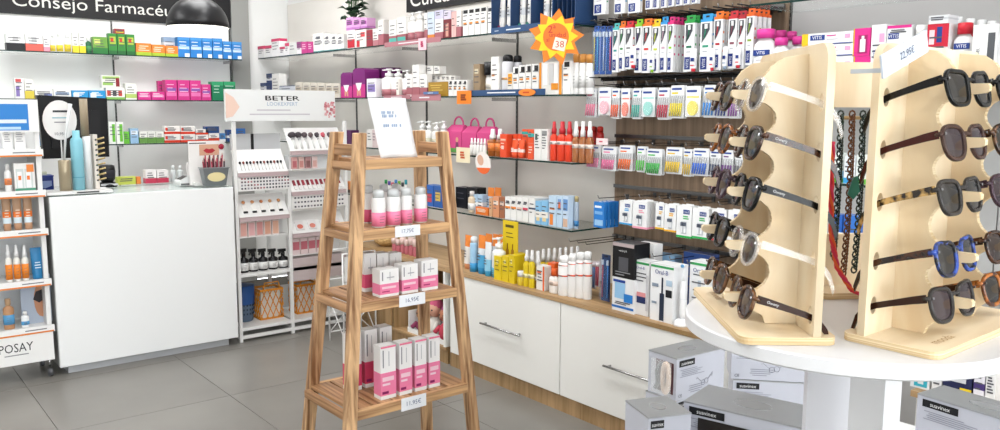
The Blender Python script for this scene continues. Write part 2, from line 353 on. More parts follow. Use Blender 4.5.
def gable(w, h, d, c, o, rnd):
    x = w/2-0.001; y = d/2; hb = h*0.6
    mb = MB().box(-x, x, -y, y, 0, hb, M(c, 0.45)).prism([(-x, hb), (x, hb), (x*0.75, h*0.78), (-x*0.75, h*0.78)], lambda a, b, t: (a, (-y+2*y*t)*(1 if b <= hb+1e-5 else 0.15), b), M(c, 0.45))
    mb.quad([(-x*0.9, -y-0.001, 0.002), (x*0.9, -y-0.001, 0.002), (x*0.9, -y-0.001, hb*0.22), (-x*0.9, -y-0.001, hb*0.22)], M('5a9a4a'))
    ob = mb.build('gift_box')
    P = [(-x*0.55, 0, h*0.77)] + [(-x*0.55*math.cos(math.pi*k/8), 0, h*0.8+(h*0.2)*math.sin(math.pi*k/8)) for k in range(9)] + [(x*0.55, 0, h*0.77)]
    MB().tube(P, 0.006, M(c, 0.45), 6).build('handle', ob)
    f = MB().lathe([(0.0, 0.0), (x*0.14, 0.001)], 12, M('e8b99a'))
    f = MB().prism([(x*0.5+x*0.16*math.cos(k*math.pi/5), hb*0.62+x*0.18*math.sin(k*math.pi/5)) for k in range(10)], lambda a, b, t: (a, -y-0.0015-0.0005*t, b), M('d9a585'))
    f.prism([(x*0.36, hb*0.5), (x*0.64, hb*0.5), (x*0.72, hb*0.22), (x*0.3, hb*0.22)], lambda a, b, t: (a, -y-0.0015-0.0005*t, b), M('7a3a5a')); f.build('printed_figure', ob)
    return ob
def jar(w, h, d, c, o, rnd):
    r = w/2-0.001
    ob = MB().lathe([(r*0.95, 0), (r, 0.003), (r, h*0.6), (r*0.9, h*0.64)], 16, M(c, 0.3)).build('jar')
    MB().lathe([(r*0.97, h*0.62), (r*0.97, h*0.98), (r*0.9, h)], 16, M(o.get('cap', 'f2f2f0'), 0.4)).build('lid', ob); return ob
KIND = dict(c=carton, bt=bottle, pu=pump, sp=spray, tr=trigger, can=can, tb=tube, bag=bag, gb=gable, jar=jar)
CATS = dict(c='carton', bt='bottle', pu='pump bottle', sp='spray bottle', tr='spray bottle', can='spray can', tb='tube', bag='pack', gb='gift box', jar='jar')
class Row:
    def __init__(s, wall, plane, z, place, crop): s.wall, s.plane, s.z, s.place, s.crop, s.last = wall, plane, z, place, crop, None
    def px(s, x, y): ox, oy, f = s.crop; return ox+x/f, oy+y/f
    def __call__(s, kind, x0, x1, yt, desc, col, **o):
        ax = 'y' if s.wall == 'B' else 'x'; pl = s.plane + o.get('bk', 0.0)
        a = s.px(x0, yt); b = s.px(x1, yt); mx = (a[0]+b[0])/2
        z = s.z
        if 'yb' in o: z = on(mx, s.px(0, o['yb'])[1], ax, pl).z
        if o.get('on'): z = o['on']
        ym = (a[1] + s.px(0, yt)[1])/2
        pa = on(a[0], ym, ax, pl); pb = on(b[0], ym, ax, pl); pt = on(mx, a[1], ax, pl)
        w = (pb.x-pa.x) if s.wall == 'B' else (pa.y-pb.y); h = max(pt.z - z, 0.012)
        d = o.get('d', min(max(w*0.8, 0.03), 0.07) if kind == 'c' else w)
        ob = KIND[kind](w, h, d, col, o, random.Random(hash((int(x0*7), int(yt*3), col[:2])) & 0xffff))
        if s.wall == 'B': ob.location = ((pa.x+pb.x)/2, pl+d/2, z); ob.rotation_euler = (0, 0, 0)
        else: ob.location = (pl+d/2, (pa.y+pb.y)/2, z); ob.rotation_euler = (0, 0, -math.pi/2)
        s.top = z + h + 0.0012
        return reg(ob, desc, o.get('place', s.place), (mx, -z), CATS[kind])

# ------------------------------------------------------------------ glass shelves
def shelf(wall, a0, a1, front, back, z, label):
    t = empty('glass_shelf', (0, 0, 0), 0, label, 'shelf')
    if wall == 'B':
        t.location = ((a0+a1)/2, (front+back)/2, z); w = (a1-a0)/2; d = (back-front)/2
        mb = MB().box(-w, w, -d+0.003, d, -0.008, 0, M_GLASS); mb.build('glass_pane', t); MB().box(-w, w, -d, -d+0.003, -0.009, 0, M_EDGE).build('front_edge', t)
        for x in [(-w+0.05), 0.0 if w < 0.6 else (1.83-(a0+a1)/2), w-0.05]:
            MB().box(x-0.004, x+0.004, d-0.16, d, -0.03, -0.0085, M_CHROME).build('bracket', t)
    else:
        t.location = ((front+back)/2, (a0+a1)/2, z); w = (a1-a0)/2; d = (back-front)/2
        MB().box(-d+0.003, d, -w, w, -0.008, 0, M_GLASS).build('glass_pane', t); MB().box(-d, -d+0.003, -w, w, -0.009, 0, M_EDGE).build('front_edge', t)
        MB().box(-d, d, -w-0.003, -w, -0.009, 0, M_EDGE).build('end_edge', t)
        for y in BRK:
            if a0 < y < a1: MB().box(d-0.2, d, y-(a0+a1)/2-0.004, y-(a0+a1)/2+0.004, -0.03, -0.0085, M_CHROME).build('bracket', t)
    return t
BRK = [3.947, 4.943, 5.947, 1.197]
ZB = (1.964, 1.619, 1.275); ZR = (1.990, 1.636, 1.282, 0.926)
for z, n in zip(ZB, ('upper', 'middle', 'lower')): shelf('B', -0.6, 2.78, 6.9, YB-0.013, z, '%s glass shelf on the pale wall behind the counter' % n)
for z, n in zip(ZR, ('topmost', 'second highest', 'third highest', 'lowest')): shelf('R', 3.107, 7.08, 3.0, XW-0.013, z, '%s long glass shelf on the grey right wall' % n)
for z, n in ((1.99, 'top'), (1.66, 'second'), (1.282, 'third'), (0.93, 'lowest')): shelf('R', 0.3, 2.07, 3.0, XW-0.013, z, '%s short glass shelf on the wall behind the eyewear stands' % n)
def upright(x, y, rz, label):
    mb = MB().box(-0.006, 0.006, -0.008, 0, 0.62, 2.24, M('6a6a68', 0.4, 0.6))
    for k in range(54): z = 0.66+0.029*k; mb.box(-0.002, 0.002, -0.0085, -0.0075, z, z+0.018, M_BLACK)
    mb.build('shelf_upright', None, (x, y, 0), rz, label, 'shelf rail')
upright(1.832, YB-0.012, 0, 'slotted metal upright between panels behind the counter'); upright(2.79, YB-0.012, 0, 'slotted metal upright beside the grey pilaster behind the counter')
for y, n in ((3.947, 'nearest the hanging toothbrushes'), (4.943, 'above the wooden ladder rack'), (5.947, 'nearest the far corner')): upright(XW-0.012, y, -math.pi/2, 'slotted metal upright on grey right wall %s' % n)
upright(XW-0.012, 2.087, -math.pi/2, 'slotted metal upright right of the toothbrush wall')

# ------------------------------------------------------------------ back wall products
PK = dict(n=3)
r1 = Row('B', 6.92, ZB[0], 'on upper shelf behind counter', (0, 0, 3.98))
r1('c', 22, 97, 135, 'black and white wide soap carton', 'f2f2f0', b=[(0, .45, '222226')], k=[(.35, .55, .65, .85, 'c8c8c8')])
r1('c', 99, 169, 137, 'coral and white wide soap carton', 'f2f2f0', b=[(0, .45, 'e2685c')], k=[(.35, .55, .65, .85, 'c8c8c8')])
r1('c', 171, 196, 143, 'slim white and pink carton', 'f4f2f2', b=[(0, .3, 'ef9cae')])
for x0, x1, y in ((198, 220, 138), (223, 251, 134)): r1('bt', x0, x1, y, 'white bottle with yellow label', 'f5f5f3', b=[(.05, .45, 'ecd23a')], body=.86)
r1('sp', 254, 281, 118, 'white spray bottle with yellow label', 'f5f5f3', b=[(.05, .55, 'ecd23a')])
for x0, x1 in ((286, 311), (313, 338)): r1('c', x0, x1, 130, 'white and yellow upright carton', 'f4f4ee', b=[(0, .35, 'ecd336')])
r1('bt', 340, 366, 150, 'small dark green bottle', '2f6b48', cap='e8e8e4', b=[(.2, .6, '4d9a5a')])
r1('c', 368, 427, 147, 'wide light green repellent carton', '6fa045', b=[(0, .35, '2f7a3c')], k=[(.1, .55, .5, .85, 'd9e07a')])
for x0, x1, y in ((429, 464, 133), (466, 498, 135), (501, 535, 137)): r1('c', x0, x1, y, 'dark green and lime repellent carton', '3a8a3e', b=[(0, .18, '2c6a38')], k=[(.15, .5, .85, .85, 'b8c84a'), (.25, .6, .6, .8, 'd0402c')], d=0.05)
r1('c', 456, 496, 115, 'small dark red carton lying atop the green repellent cartons', '9c2430', on=r1.top, k=[(.1, .2, .9, .5, 'd8c03a')], place='on upper shelf')
for x0, x1, y in ((541, 602, 172), (604, 656, 178), (658, 708, 183)): r1('c', x0, x1, y, 'low orange carton with lime base', 'ee8436', b=[(0, .28, 'a8c43c')], ink='fbe8d0')
r1('c', 650, 703, 148, 'pale stacked carton standing behind the orange cartons', 'd9dfe6', bk=0.1, b=[(.75, 1, '8fa8c4')])
for x0, x1, y in ((706, 754, 148), (756, 802, 150), (804, 843, 152), (845, 884, 153), (886, 921, 165), (923, 961, 167)): r1('c', x0, x1, y, 'bright blue medicine carton', '2f7fc8', b=[(.86, 1, '4a94d4')], k=[(.05, .4, .95, .55, 'b8d4ee'), (.55, .02, .95, .2, 'e8eef4')], ink='e8f0fa')
r2 = Row('B', 6.92, ZB[1], 'on middle shelf behind counter', (0, 0, 3.98))
r2('c', 56, 94, 310, 'upright white carton with purple figure', 'f2f0f0', k=[(.1, .1, .5, .6, '8a78b8'), (.1, .8, .7, .95, 'd05a5a')])
r2('c', 96, 132, 315, 'upright yellow and white carton', 'f4f2ea', b=[(0, .4, 'e0cc50')])
r2('c', 138, 210, 357, 'flat white and yellow carton', 'f4f3ee', b=[(0, .3, 'd9c23c')], k=[(.5, .3, .95, .6, '7a86b8')])
r2('c', 212, 282, 355, 'flat white carton with blue lettering', 'f4f4f2', k=[(.1, .4, .9, .7, '9ab0cc')])
for x0, x1 in ((284, 350), (352, 419)): r2('c', x0, x1, 360, 'flat cyan carton', '2f9bd8', k=[(.1, .2, .45, .7, 'e8f2f8')], ink='e8f4fc')
r2('c', 421, 496, 350, 'white carton with green stripe and red blocks', 'f2f0ec', b=[(0, .2, '8cc060')], k=[(.05, .3, .25, .8, 'c8483c'), (.35, .3, .55, .8, '4a4448'), (.65, .3, .85, .8, 'c8483c')])
r2('c', 403, 478, 300, 'white display carton with dark red bottle picture stacked highest', 'f0efe8', on=r2.top, k=[(.05, .7, .95, .92, 'a8cc70'), (.75, .1, .95, .8, '8a2430'), (.05, .2, .6, .45, '9ac468')])
r2('c', 498, 542, 332, 'white carton with lime stripe', 'f2f2ea', b=[(.1, .35, 'b8d070')])
for x0, x1 in ((548, 600), (602, 655)): r2('c', x0, x1, 365, 'flat magenta carton', 'd8368c', k=[(.05, .3, .95, .6, 'e87ab4')], ink='f8d8e8')
for x0, x1, y in ((657, 703, 318), (706, 753, 319), (755, 799, 320), (801, 838, 336)): r2('c', x0, x1, y, 'upright magenta carton', 'd23a88', k=[(.08, .45, .92, .6, '8a5aa8'), (.08, .2, .92, .38, 'e87ab4')], ink='f4c8e0', d=0.09)
r2('c', 628, 656, 322, 'magenta carton set back beside the upright ones', 'c83a82', bk=0.12)
for x0, x1 in ((842, 888), (890, 936)): r2('c', x0, x1, 325, 'dark green carton', '1f7a54', ink='cfe8da', b=[(.8, 1, '38a06c')], d=0.08)
r3 = Row('B', 6.92, ZB[2], 'on lower shelf behind counter', (0, 90, 3.98))
for x0, x1 in ((432, 459), (461, 489)): r3('c', x0, x1, 127, 'white and lime upright carton', 'f2f4ee', k=[(.45, .1, .9, .9, '6cc03c')])
r3('c', 491, 514, 165, 'small lime carton', '6cc040'); r3('c', 517, 550, 153, 'pale blue carton', '9ac0e0', k=[(.1, .6, .9, .85, 'e8f2fa')])
for x0 in (554, 587, 620): r3('c', x0, x0+32, 165, 'low white and green carton', 'eeeee8', b=[(0, .5, '6a9a4c')])
for x0, x1 in ((654, 716), (718, 776)):
    r3('c', x0, x1, 176, 'lower red and white flat carton', 'f4f0ec', b=[(0, .3, 'd8402c')], k=[(.05, .4, .2, .8, 'd8402c')], ink='5a5a66'); z = r3.top
    r3('c', x0, x1, 143, 'upper red and white flat carton', 'f4f0ec', on=z, b=[(0, .3, 'd8402c')], k=[(.05, .4, .2, .8, 'd8402c')])
r3('c', 778, 829, 178, 'lower white and red short carton', 'f4efec', b=[(0, .35, 'd8442c')]); z = r3.top
r3('c', 779, 828, 156, 'upper white and red short carton', 'f4efec', on=z, b=[(0, .35, 'd8442c')])
r3('c', 831, 872, 172, 'white carton with red base by the blue one', 'f4efec', b=[(0, .45, 'd8442c')]); z = r3.top
r3('c', 874, 897, 172, 'small blue and white carton', '4a8ac8', b=[(0, .3, 'f0f0f0')])
r3('c', 818, 872, 145, 'flat navy carton stacked on red one', '2a4a80', on=z)
r3('c', 904, 938, 158, 'navy carton seen behind the makeup stand', '2a4a84', b=[(.3, .5, 'e8e8e8')]); r3('c', 940, 976, 153, 'blue carton seen behind the makeup stand', '3a68a8', b=[(.3, .5, 'e0e0e0')])
r3('c', 100, 132, 105, 'blue and white card carton left of the monitor', '3a80c4', b=[(.5, 1, 'e4eef6')], place='behind counter')
r3('c', 133, 160, 115, 'white carton left of the monitor', 'eceeee', b=[(0, .4, '5a96cc')], place='behind counter')

# ------------------------------------------------------------------ right wall, top shelf
q1 = Row('R', 3.025, ZR[0], 'on top right shelf', (240, 0, 5.375))
for x0, x1, y in ((95, 130, 248), (133, 167, 245), (213, 240, 252), (241, 261, 232)): q1('c', x0, x1, y, 'small white and pink carton', 'f2f0f0', b=[(.75, 1, 'd8406c')], d=0.06)
q1('c', 168, 211, 208, 'taller white and pink carton', 'f2f0f0', b=[(.85, 1, 'd8406c')])
q1('c', 263, 303, 228, 'pale grey carton', 'dcdcd8', n=2); q1('c', 305, 327, 225, 'white and purple carton', 'efe8ea', b=[(.5, 1, '9a4a80')])
for x0, x1 in ((329, 361), (363, 391)): q1('c', x0, x1, 225, 'magenta carton', 'c23c84', ink='f0c8dc')
for x0, x1, y in ((393, 447, 180), (450, 486, 182), (488, 521, 183), (523, 556, 185)): q1('c', x0, x1, y, 'grey-white carton with silver band', 'eceae6', k=[(.1, .45, .9, .58, 'b0b0b0'), (.3, .7, .7, .85, '6a6a70')], b=[(0, .08, '6a9a94')])
q1('c', 575, 618, 162, 'white and red carton under lilac ones', 'efe6e4', k=[(.05, .05, .95, .5, 'c02a38')]); z1 = q1.top
q1('c', 620, 677, 160, 'white carton with red flowers', 'f2eae6', k=[(.1, .05, .4, .4, 'c83440'), (.5, .6, .9, .85, 'd84a50')]); z2 = q1.top
q1('c', 679, 711, 160, 'dark red carton', '9a3440')
for (x0, x1, y, z) in ((570, 606, 93, z1), (608, 645, 95, z2), (647, 682, 97, z2)): q1('c', x0, x1, y, 'lilac carton stacked on top', 'e0a8d8', on=max(z1, z2), b=[(0, .2, 'c07ac0')], k=[(.1, .4, .9, .7, 'a04a9c')])
q1('c', 713, 741, 155, 'white and rose carton', 'ece4e0', b=[(0, .35, 'b87880')])
q1('c', 742, 770, 108, 'tall white and rose carton', 'efeae6', b=[(0, .45, 'b06a74')])
q2 = Row('R', 3.03, ZR[0], 'on top right shelf', (220, 0, 3.98))
for x0, x1, y in ((672, 702, 80), (705, 738, 68)): q2('c', x0, x1, y, 'white cosmetic carton with teal sticker', 'f0eeea', b=[(0, .35, 'a8646c')], k=[(0, .1, 1, .25, '5ab4a8')])
q3 = Row('R', 3.03, ZR[0], 'on top right shelf', (400, 0, 5.375))
for x0, x1, y in ((24, 60, 66), (61, 100, 58)): q3('pu', x0, x1, y, 'white pump bottle with rose base', 'f3f1ee', b=[(0, .45, 'a8646c')])
q3('bt', 0, 24, 90, 'white bottle with rose base', 'f2f0ec', b=[(0, .5, 'a8646c')])
q3('bt', 101, 128, 88, 'short white bottle with rose base', 'f2f0ec', b=[(0.02, .5, 'a8646c')], bk=.08)
q3('c', 130, 146, 70, 'slim white and rose carton', 'f0eeea', b=[(0, .4, 'a8646c')]); q3('c', 148, 184, 65, 'pale blue carton', 'c8d4e4', b=[(0, .2, 'e08a3c')])
q3('c', 187, 231, 102, 'low white and rose carton', 'efece8', b=[(0, .35, 'a8646c')]); z = q3.top
q3('c', 187, 231, 55, 'lilac grey carton stacked above rose one', 'ccc8dc', on=z, n=2)
q3('c', 234, 273, 104, 'dark red carton with product photo', '7a2c34', k=[(.3, .1, .7, .8, 'd8a090')]); z = q3.top
q3('c', 234, 273, 58, 'lilac carton stacked above dark red one', 'd4ccdc', on=z, n=2)
q3('c', 276, 301, 62, 'pink carton', 'e4b4b0', n=2); q3('c', 303, 327, 58, 'white carton with rose base', 'f0ece8', b=[(0, .4, 'a8646c')])
for x0, x1, y in ((338, 368, 52), (370, 400, 48), (402, 432, 43), (434, 466, 38)): q3('c', x0, x1, y, 'white sun care carton with black top mark', 'f2f1ee', k=[(.1, .85, .9, .98, '222224'), (.1, .45, .7, .52, 'e0913c')], d=0.05)
q3('c', 472, 496, 40, 'white sun care carton beside the navy tray', 'f2f1ee', k=[(.1, .85, .9, .98, '222224')])
# navy display tray with white tubes
q4 = Row('R', 3.01, ZR[0]+0.012, 'standing in navy display tray', (400, 0, 5.375))
pA = on(491.5, 28, 'x', 3.0); pB = on(575, 22, 'x', 3.0); wy = pA.y-pB.y
tr_ = empty('display_tray', (3.0, (pA.y+pB.y)/2, ZR[0]+0.001), -math.pi/2, 'navy blue display tray of sun care tubes on top right shelf', 'display tray'); NV = M('27436b', 0.4)
MB().box(-wy/2, wy/2, 0, 0.16, 0, 0.008, NV).build('base', tr_); MB().box(-wy/2, wy/2, 0.152, 0.16, 0.008, 0.42, NV).build('back_panel', tr_)
MB().box(-wy/2, wy/2, -0.004, 0.0, -0.012, 0.025, M('2f4f78', 0.4)).box(-wy*0.3, -wy*0.12, -0.0045, -0.004, 0.003, 0.009, M('e8eef4')).box(-wy*0.45, -wy*0.4, -0.0045, -0.004, 0.004, 0.008, M('c8d4e0')).build('front_lip', tr_)
for k in range(5):
    x = -wy/2+wy*k/4; MB().box(x-0.003, x+0.003, 0.0, 0.15, 0.008, 0.3, NV).build('divider', tr_)
for k in range(4):
    x = wy/2*0.62+wy*0.05*k; MB().box(x-0.002, x+0.002, 0.0, 0.15, 0.008, 0.3, M('1d3558', .4)).build('divider', tr_)
for x0, x1, c2 in ((520, 552, '8a2a50'), (560, 598, '3a5a80'), (632, 664, '2a7a6a'), (672, 706, '2a7a6a'), (760, 792, 'a03a5a'), (800, 832, 'a03a5a')):
    a = q4.px(x0, 60); b = q4.px(x1, 60); pa = on(a[0], 12, 'x', 3.05); pb = on(b[0], 12, 'x', 3.05); w = pa.y-pb.y
    ob = tube(w, 0.24, w, 'f3f2ee', dict(cap='e8e8e6', b=[(.3, .45, 'd8dce0')]), random)
    ob.location = (3.05+w*0.4, (pa.y+pb.y)/2, ZR[0]+0.0095); ob.rotation_euler = (0, 0, -math.pi/2)
    MB().lathe([(0.014, 0), (0.014, 0.003)], 14, M(c2)).build('seal', ob).matrix_local = Matrix.Translation((0, -w*0.5, 0.02)) @ Matrix.Rotation(math.pi/2, 4, 'X')
    reg(ob, 'white sun care tube', 'standing in navy display tray', x0, 'tube')

# ------------------------------------------------------------------ right wall, second shelf
s0 = Row('R', 3.025, ZR[1], 'on second right shelf', (220, 0, 3.98))
s0('c', 160, 183, 330, 'navy carton low by the corner', '33456f', b=[(.5, .8, 'dcdce0')]); z = s0.top
s0('c', 184, 204, 328, 'navy carton beneath', '2f4370'); z = s0.top; s0('c', 184, 204, 293, 'navy carton stacked upper', '2f4370', on=z, b=[(.2, .5, 'e0e0e4')])
s0('c', 206, 234, 293, 'tall white carton near corner', 'eceae6', n=4); s0('c', 236, 297, 341, 'flat navy carton', '2f4066', b=[(.6, .95, 'c8ccd4')])
for k, x in enumerate((299, 330, 360, 390, 420, 448)): s0('c', x, x+28, 327+k, 'beige carton', 'd6cfc2', k=[(.1, .3, .9, .7, 'b8ad9c')], d=0.05)
s1 = Row('R', 3.03, ZR[1], 'on second right shelf', (330, 50, 7.143))
s1('bag', 75, 157, 160, 'purple incontinence pack, smaller', '7a2470', k=[(0, 0, 1, .45, 'c83a88')], d=0.12)
s1('bag', 160, 250, 130, 'purple incontinence pack, taller', '7a2470', k=[(0, 0, 1, .45, 'c83a88')], d=0.12)
s1('bag', 300, 350, 128, 'purple pack left behind the pump bottles', '6a2464', bk=0.14, d=0.1); s1('bag', 352, 432, 124, 'purple pack right behind the pump bottles', '6a2464', bk=0.14, d=0.1)
s1('c', 262, 328, 205, 'white and lavender carton', 'ece8ee', k=[(.1, .3, .9, .7, '8a7ab8')])
for x0, x1, y in ((336, 402, 132), (406, 470, 135), (492, 540, 142)): s1('pu', x0, x1, y, 'white pump bottle with rose base', 'f3f1ee', b=[(0, .38, 'a8646c')])
s1('c', 472, 491, 205, 'slim ivory carton between pumps', 'ece6de'); s1('c', 545, 584, 172, 'white carton with rose middle', 'f0ece8', b=[(.1, .4, 'a8646c')])
s1('c', 587, 637, 105, 'tall white carton with rose base', 'eeece8', b=[(0, .3, 'a8646c')], d=0.05)
s1('c', 640, 692, 172, 'white carton with rose base, shorter', 'eeece8', b=[(0, .4, 'a8646c')], d=0.04); z = s1.top
for x0 in (640, 691, 741): s1('c', x0, x0+44, 112+(x0-640)*.03, 'white upper carton stacked farther back', 'eceae6', on=z, bk=0.06, d=0.05, n=2)
for x0 in (695, 729, 763, 796, 829, 862):
    s1('c', x0, x0+32, 230, 'white small lower carton behind gold box', 'eceae6', bk=0.08, d=0.04, n=2); z3 = s1.top
    s1('c', x0, x0+32, 178+(x0-695)*.03, 'white small upper carton behind gold box', 'eceae6', bk=0.08, on=z3, d=0.04, n=2)
s1('c', 702, 842, 228, 'gold carton', 'a8822c', ink='d8b860', d=0.05)
for x0 in (846, 880, 914, 948): s1('c', x0, x0+32, 214, 'white carton with black cap drawing', 'f0efec', k=[(.3, .72, .8, .92, '262628'), (.2, .45, .6, .55, 'e0913c')], d=0.05)
s2 = Row('R', 3.03, ZR[1], 'on second right shelf', (460, 40, 6.143))
s2('c', 82, 122, 148, 'brown carton', '9a8468', k=[(.2, .7, .8, .85, 'd8ccb0')]); s2('bt', 127, 187, 133, 'white bottle with black handled top', 'f2f1ee', cap='1c1c1e', body=.62, neck=.8, b=[(.3, .6, 'e8e2d4')], flat=.6)
s2('c', 190, 238, 103, 'tall white carton', 'f2f0ec', k=[(.1, .5, .5, .56, 'e0913c')], n=4)
for x0, x1, y in ((240, 290, 88), (308, 350, 93)): s2('can', x0, x1, y, 'pale grey sunscreen spray can', 'dddde2', cap='1e1e20', b=[(.45, .52, 'e0a050')], bk=(0 if x0 < 300 else 0.06))
s2('c', 292, 324, 200, 'small orange marked carton', 'f0ede6', k=[(.1, .5, .9, .95, 'e8a030')], d=0.03)
for x0, x1, y in ((326, 360, 165), (362, 401, 155), (403, 438, 150), (443, 484, 146)): s2('c', x0, x1, y, 'white carton with black cap picture', 'f2f1ee', k=[(.35, .75, .95, .95, '222224'), (.1, .5, .7, .56, 'e0913c')], d=0.05)
s2('c', 488, 628, 135, 'orange and white gift pack with window', 'f2efe8', k=[(0, 0, .1, 1, 'e8952c'), (.88, 0, 1, 1, 'e8952c'), (.18, .3, .38, .95, 'ffffff'), (.44, .3, .64, .95, 'd8d8d8'), (.66, .3, .84, .95, 'ffffff'), (.55, .15, .85, .35, 'e8952c')], d=0.06, lines=0)
s2('c', 633, 679, 128, 'white carton beside gift pack', 'f2f1ee', k=[(.2, .82, .9, .97, '222224'), (.1, .55, .7, .62, 'e0913c')])
for x0, x1, y in ((683, 720, 82), (722, 762, 84), (764, 803, 86)): s2('can', x0, x1, y, 'tall white can with orange top', 'f1f0ee', cap='cf8f45', ch=.2, cw=1.0, b=[(.2, .7, 'e6e6e4')], bk=0.02)

# ------------------------------------------------------------------ right wall, third shelf
t0_ = Row('R', 3.03, ZR[2], 'on third right shelf', (330, 100, 3.585))
t0_('c', 42, 74, 108, 'dark purple carton', '5a2c5a', place='on third right shelf behind ladder rack'); t0_('c', 132, 150, 105, 'slim white carton', 'e8e4e0', place='on third right shelf behind ladder rack'); t0_('c', 151, 168, 107, 'slim rose carton', 'd8c4c4', place='on third right shelf behind ladder rack')
for x0, x1, y in ((300, 325, 75), (328, 350, 75), (353, 378, 80), (381, 404, 75)): t0_('pu', x0, x1, y, 'small grey-white pump bottle', 'e6e4e0', b=[(.2, .6, 'b8b49c')], place='on third right shelf behind ladder rack')
t1 = Row('R', 3.03, ZR[2], 'on third right shelf', (460, 110, 6.143))
for x0, x1 in ((-92, 8), (10, 100), (103, 196)): t1('gb', x0, x1, 52 if x0 > 0 else 42, 'pink gift box with carry handle', 'd24a86', d=0.09, bk=0.05)
for k, x in enumerate((52, 72, 92, 112, 132)): t1('sp', x, x+18, 172+k, 'tiny white bottle', 'efeeea', b=(), place='in row by gift boxes, third right shelf')
for x0, x1 in ((153, 197), (201, 242)): t1('sp', x0, x1, 117, 'amber spray bottle with white cap', '9a5420', b=[(.3, .75, 'e8843c')], cap='f2f0ee')
for x0, x1 in ((246, 287), (289, 321), (323, 350), (352, 379)): t1('c', x0, x1, 148, 'orange carton', 'e8502c', k=[(.2, .35, .6, .5, 'f4d8cc'), (.1, .7, .9, .8, 'f0a890')], ink='f8d0c0', bk=(0.0 if x0 < 280 else 0.05), d=0.04)
for x0, x1 in ((298, 336), (339, 377)): t1('tb', x0, x1, 185, 'orange squeeze tube', 'e85a30', cap='e04a24', b=[(.2, .4, 'f4e0d8')], ink='f8e8e0')
t1('c', 381, 416, 118, 'tall orange carton with teal top', 'ea5a34', b=[(.82, .92, '3aa8a0')], bk=0.04); t1('c', 417, 452, 205, 'short orange carton', 'ea5a34', ink='f8d8c8'); z = t1.top
t1('c', 417, 452, 118, 'teal and orange carton stacked upper', 'e8582f', on=z, b=[(.45, .7, '3fb0a6')])
t1('c', 456, 498, 118, 'white carton with dark leaf', 'eeece8', k=[(.15, .65, .5, .85, '3a5a48')], n=5); t1('c', 500, 539, 118, 'white carton with grey label', 'eeece8', k=[(.1, .8, .9, .95, '8a8a8a')], n=6)
for x0, x1 in ((542, 578), (581, 629), (633, 674)): t1('sp', x0, x1, 70, 'orange-red spray bottle', 'e5452a', cap='c8323a', b=[(.6, .72, 'f2e6e0')], body=.7)
for x0, x1 in ((677, 715), (718, 757), (760, 800)): t1('sp', x0, x1, 70, 'clear amber spray bottle with white cap', 'b8743c', cap='f6f4f2', b=[(.55, .7, 'ecdcd0')], mat=glass_mat('amber_plastic%d' % x0, 'a8683c', 0.8))
for x0, x1 in ((690, 730), (735, 775), (780, 820), (825, 862)): t1('can', x0, x1, 100, 'dark red bottle set at the back', 'a8221c', cap='b02820', bk=0.13)

# ------------------------------------------------------------------ right wall, lowest shelf
u0 = Row('R', 3.03, ZR[3], 'on lowest right shelf', (330, 100, 3.585))
u0('c', 36, 55, 300, 'orange and black small carton', 'c8742c', b=[(.3, .6, '2a2624')]); u0('c', 56, 76, 292, 'orange carton by the makeup stand', 'd8803a', b=[(.0, .3, '3a2a24')])
for k, c in enumerate(('3a9a5a', '5a4a9a', 'c84a6a', '4a8ac8', '7ab84a', '48484c', '3a9aa8')): u0('bt', 186+k*12, 197+k*12, 286+(k % 3)*5, 'small colourful nail bottle', 'd8d8d4', cap=c, b=(), place='behind foam cans, lowest right shelf')
u0('c', 342, 370, 305, 'blue carton with red print', '2f66b8', k=[(.2, .2, .8, .6, 'c84a5a')], place='behind ladder rack'); u0('c', 372, 402, 308, 'blue carton with yellow print', '2a5ea8', k=[(.2, .3, .8, .7, 'd8b85a')], place='behind ladder rack')
u1 = Row('R', 3.03, ZR[3], 'on lowest right shelf', (450, 180, 6.143))
u1('c', 35, 100, 45, 'black carton behind cream bottle', '1a1a1c', ink='55555a', bk=0.1, n=2); u1('c', 102, 168, 47, 'black carton behind pale blue cartons', '1a1a1c', ink='55555a', bk=0.1, n=2)
u1('bt', 96, 130, 70, 'cream foundation bottle', 'dcc8ac', cap='e8e4e0'); 
for x0 in (134, 168): u1('c', x0, x0+32, 90, 'pale blue carton', 'b4d0e8', b=[(.4, .6, 'f2f4f6')], bk=0.03)
for x0, x1 in ((208, 248), (251, 291)): u1('tb', x0, x1, 48, 'pale blue tube with orange top', 'b8d4ec', cap='e8e8e8', b=[(.6, .9, 'ee8a3a')], bk=0.05)
u1('c', 157, 234, 168, 'low orange tray box', 'ea7a2c', ink='fbdcc0', d=0.03)
u1('c', 240, 261, 110, 'tan carton', 'd8a880'); u1('c', 263, 301, 102, 'peach carton', 'e09a70', k=[(.1, .6, .9, .8, 'f2dccc')]); u1('c', 304, 335, 105, 'brown carton', 'a86a4a', k=[(.1, .6, .9, .8, 'e8d0c0')])
for k, x0 in enumerate((338, 374, 410, 446)): u1('c', x0, x0+35, 102+k*2, 'white carton with orange band', 'f2f1ee', k=[(.05, .48, .95, .58, ('ee9040', 'ee9040', 'e8c8b8', 'd84a60')[k]), (.2, .75, .8, .83, '55555a')], n=2, d=0.12)
u1('c', 484, 522, 112, 'white carton with navy band', 'f2f1ee', b=[(.55, .62, '2f3f68')], d=0.12)
for x0, x1 in ((525, 559), (561, 600)): u1('c', x0, x1, 129, 'sky blue and white carton', '8cc4ea', b=[(.3, .55, 'f4f0e8')], k=[(.2, .15, .8, .3, 'f0d8a0')], d=0.12)
u1('c', 607, 654, 97, 'tall pale blue carton with orange print', 'c4dcf0', k=[(.15, .05, .6, .4, 'ee8a3c'), (.15, .55, .8, .62, 'ee8a3c')], d=0.05)
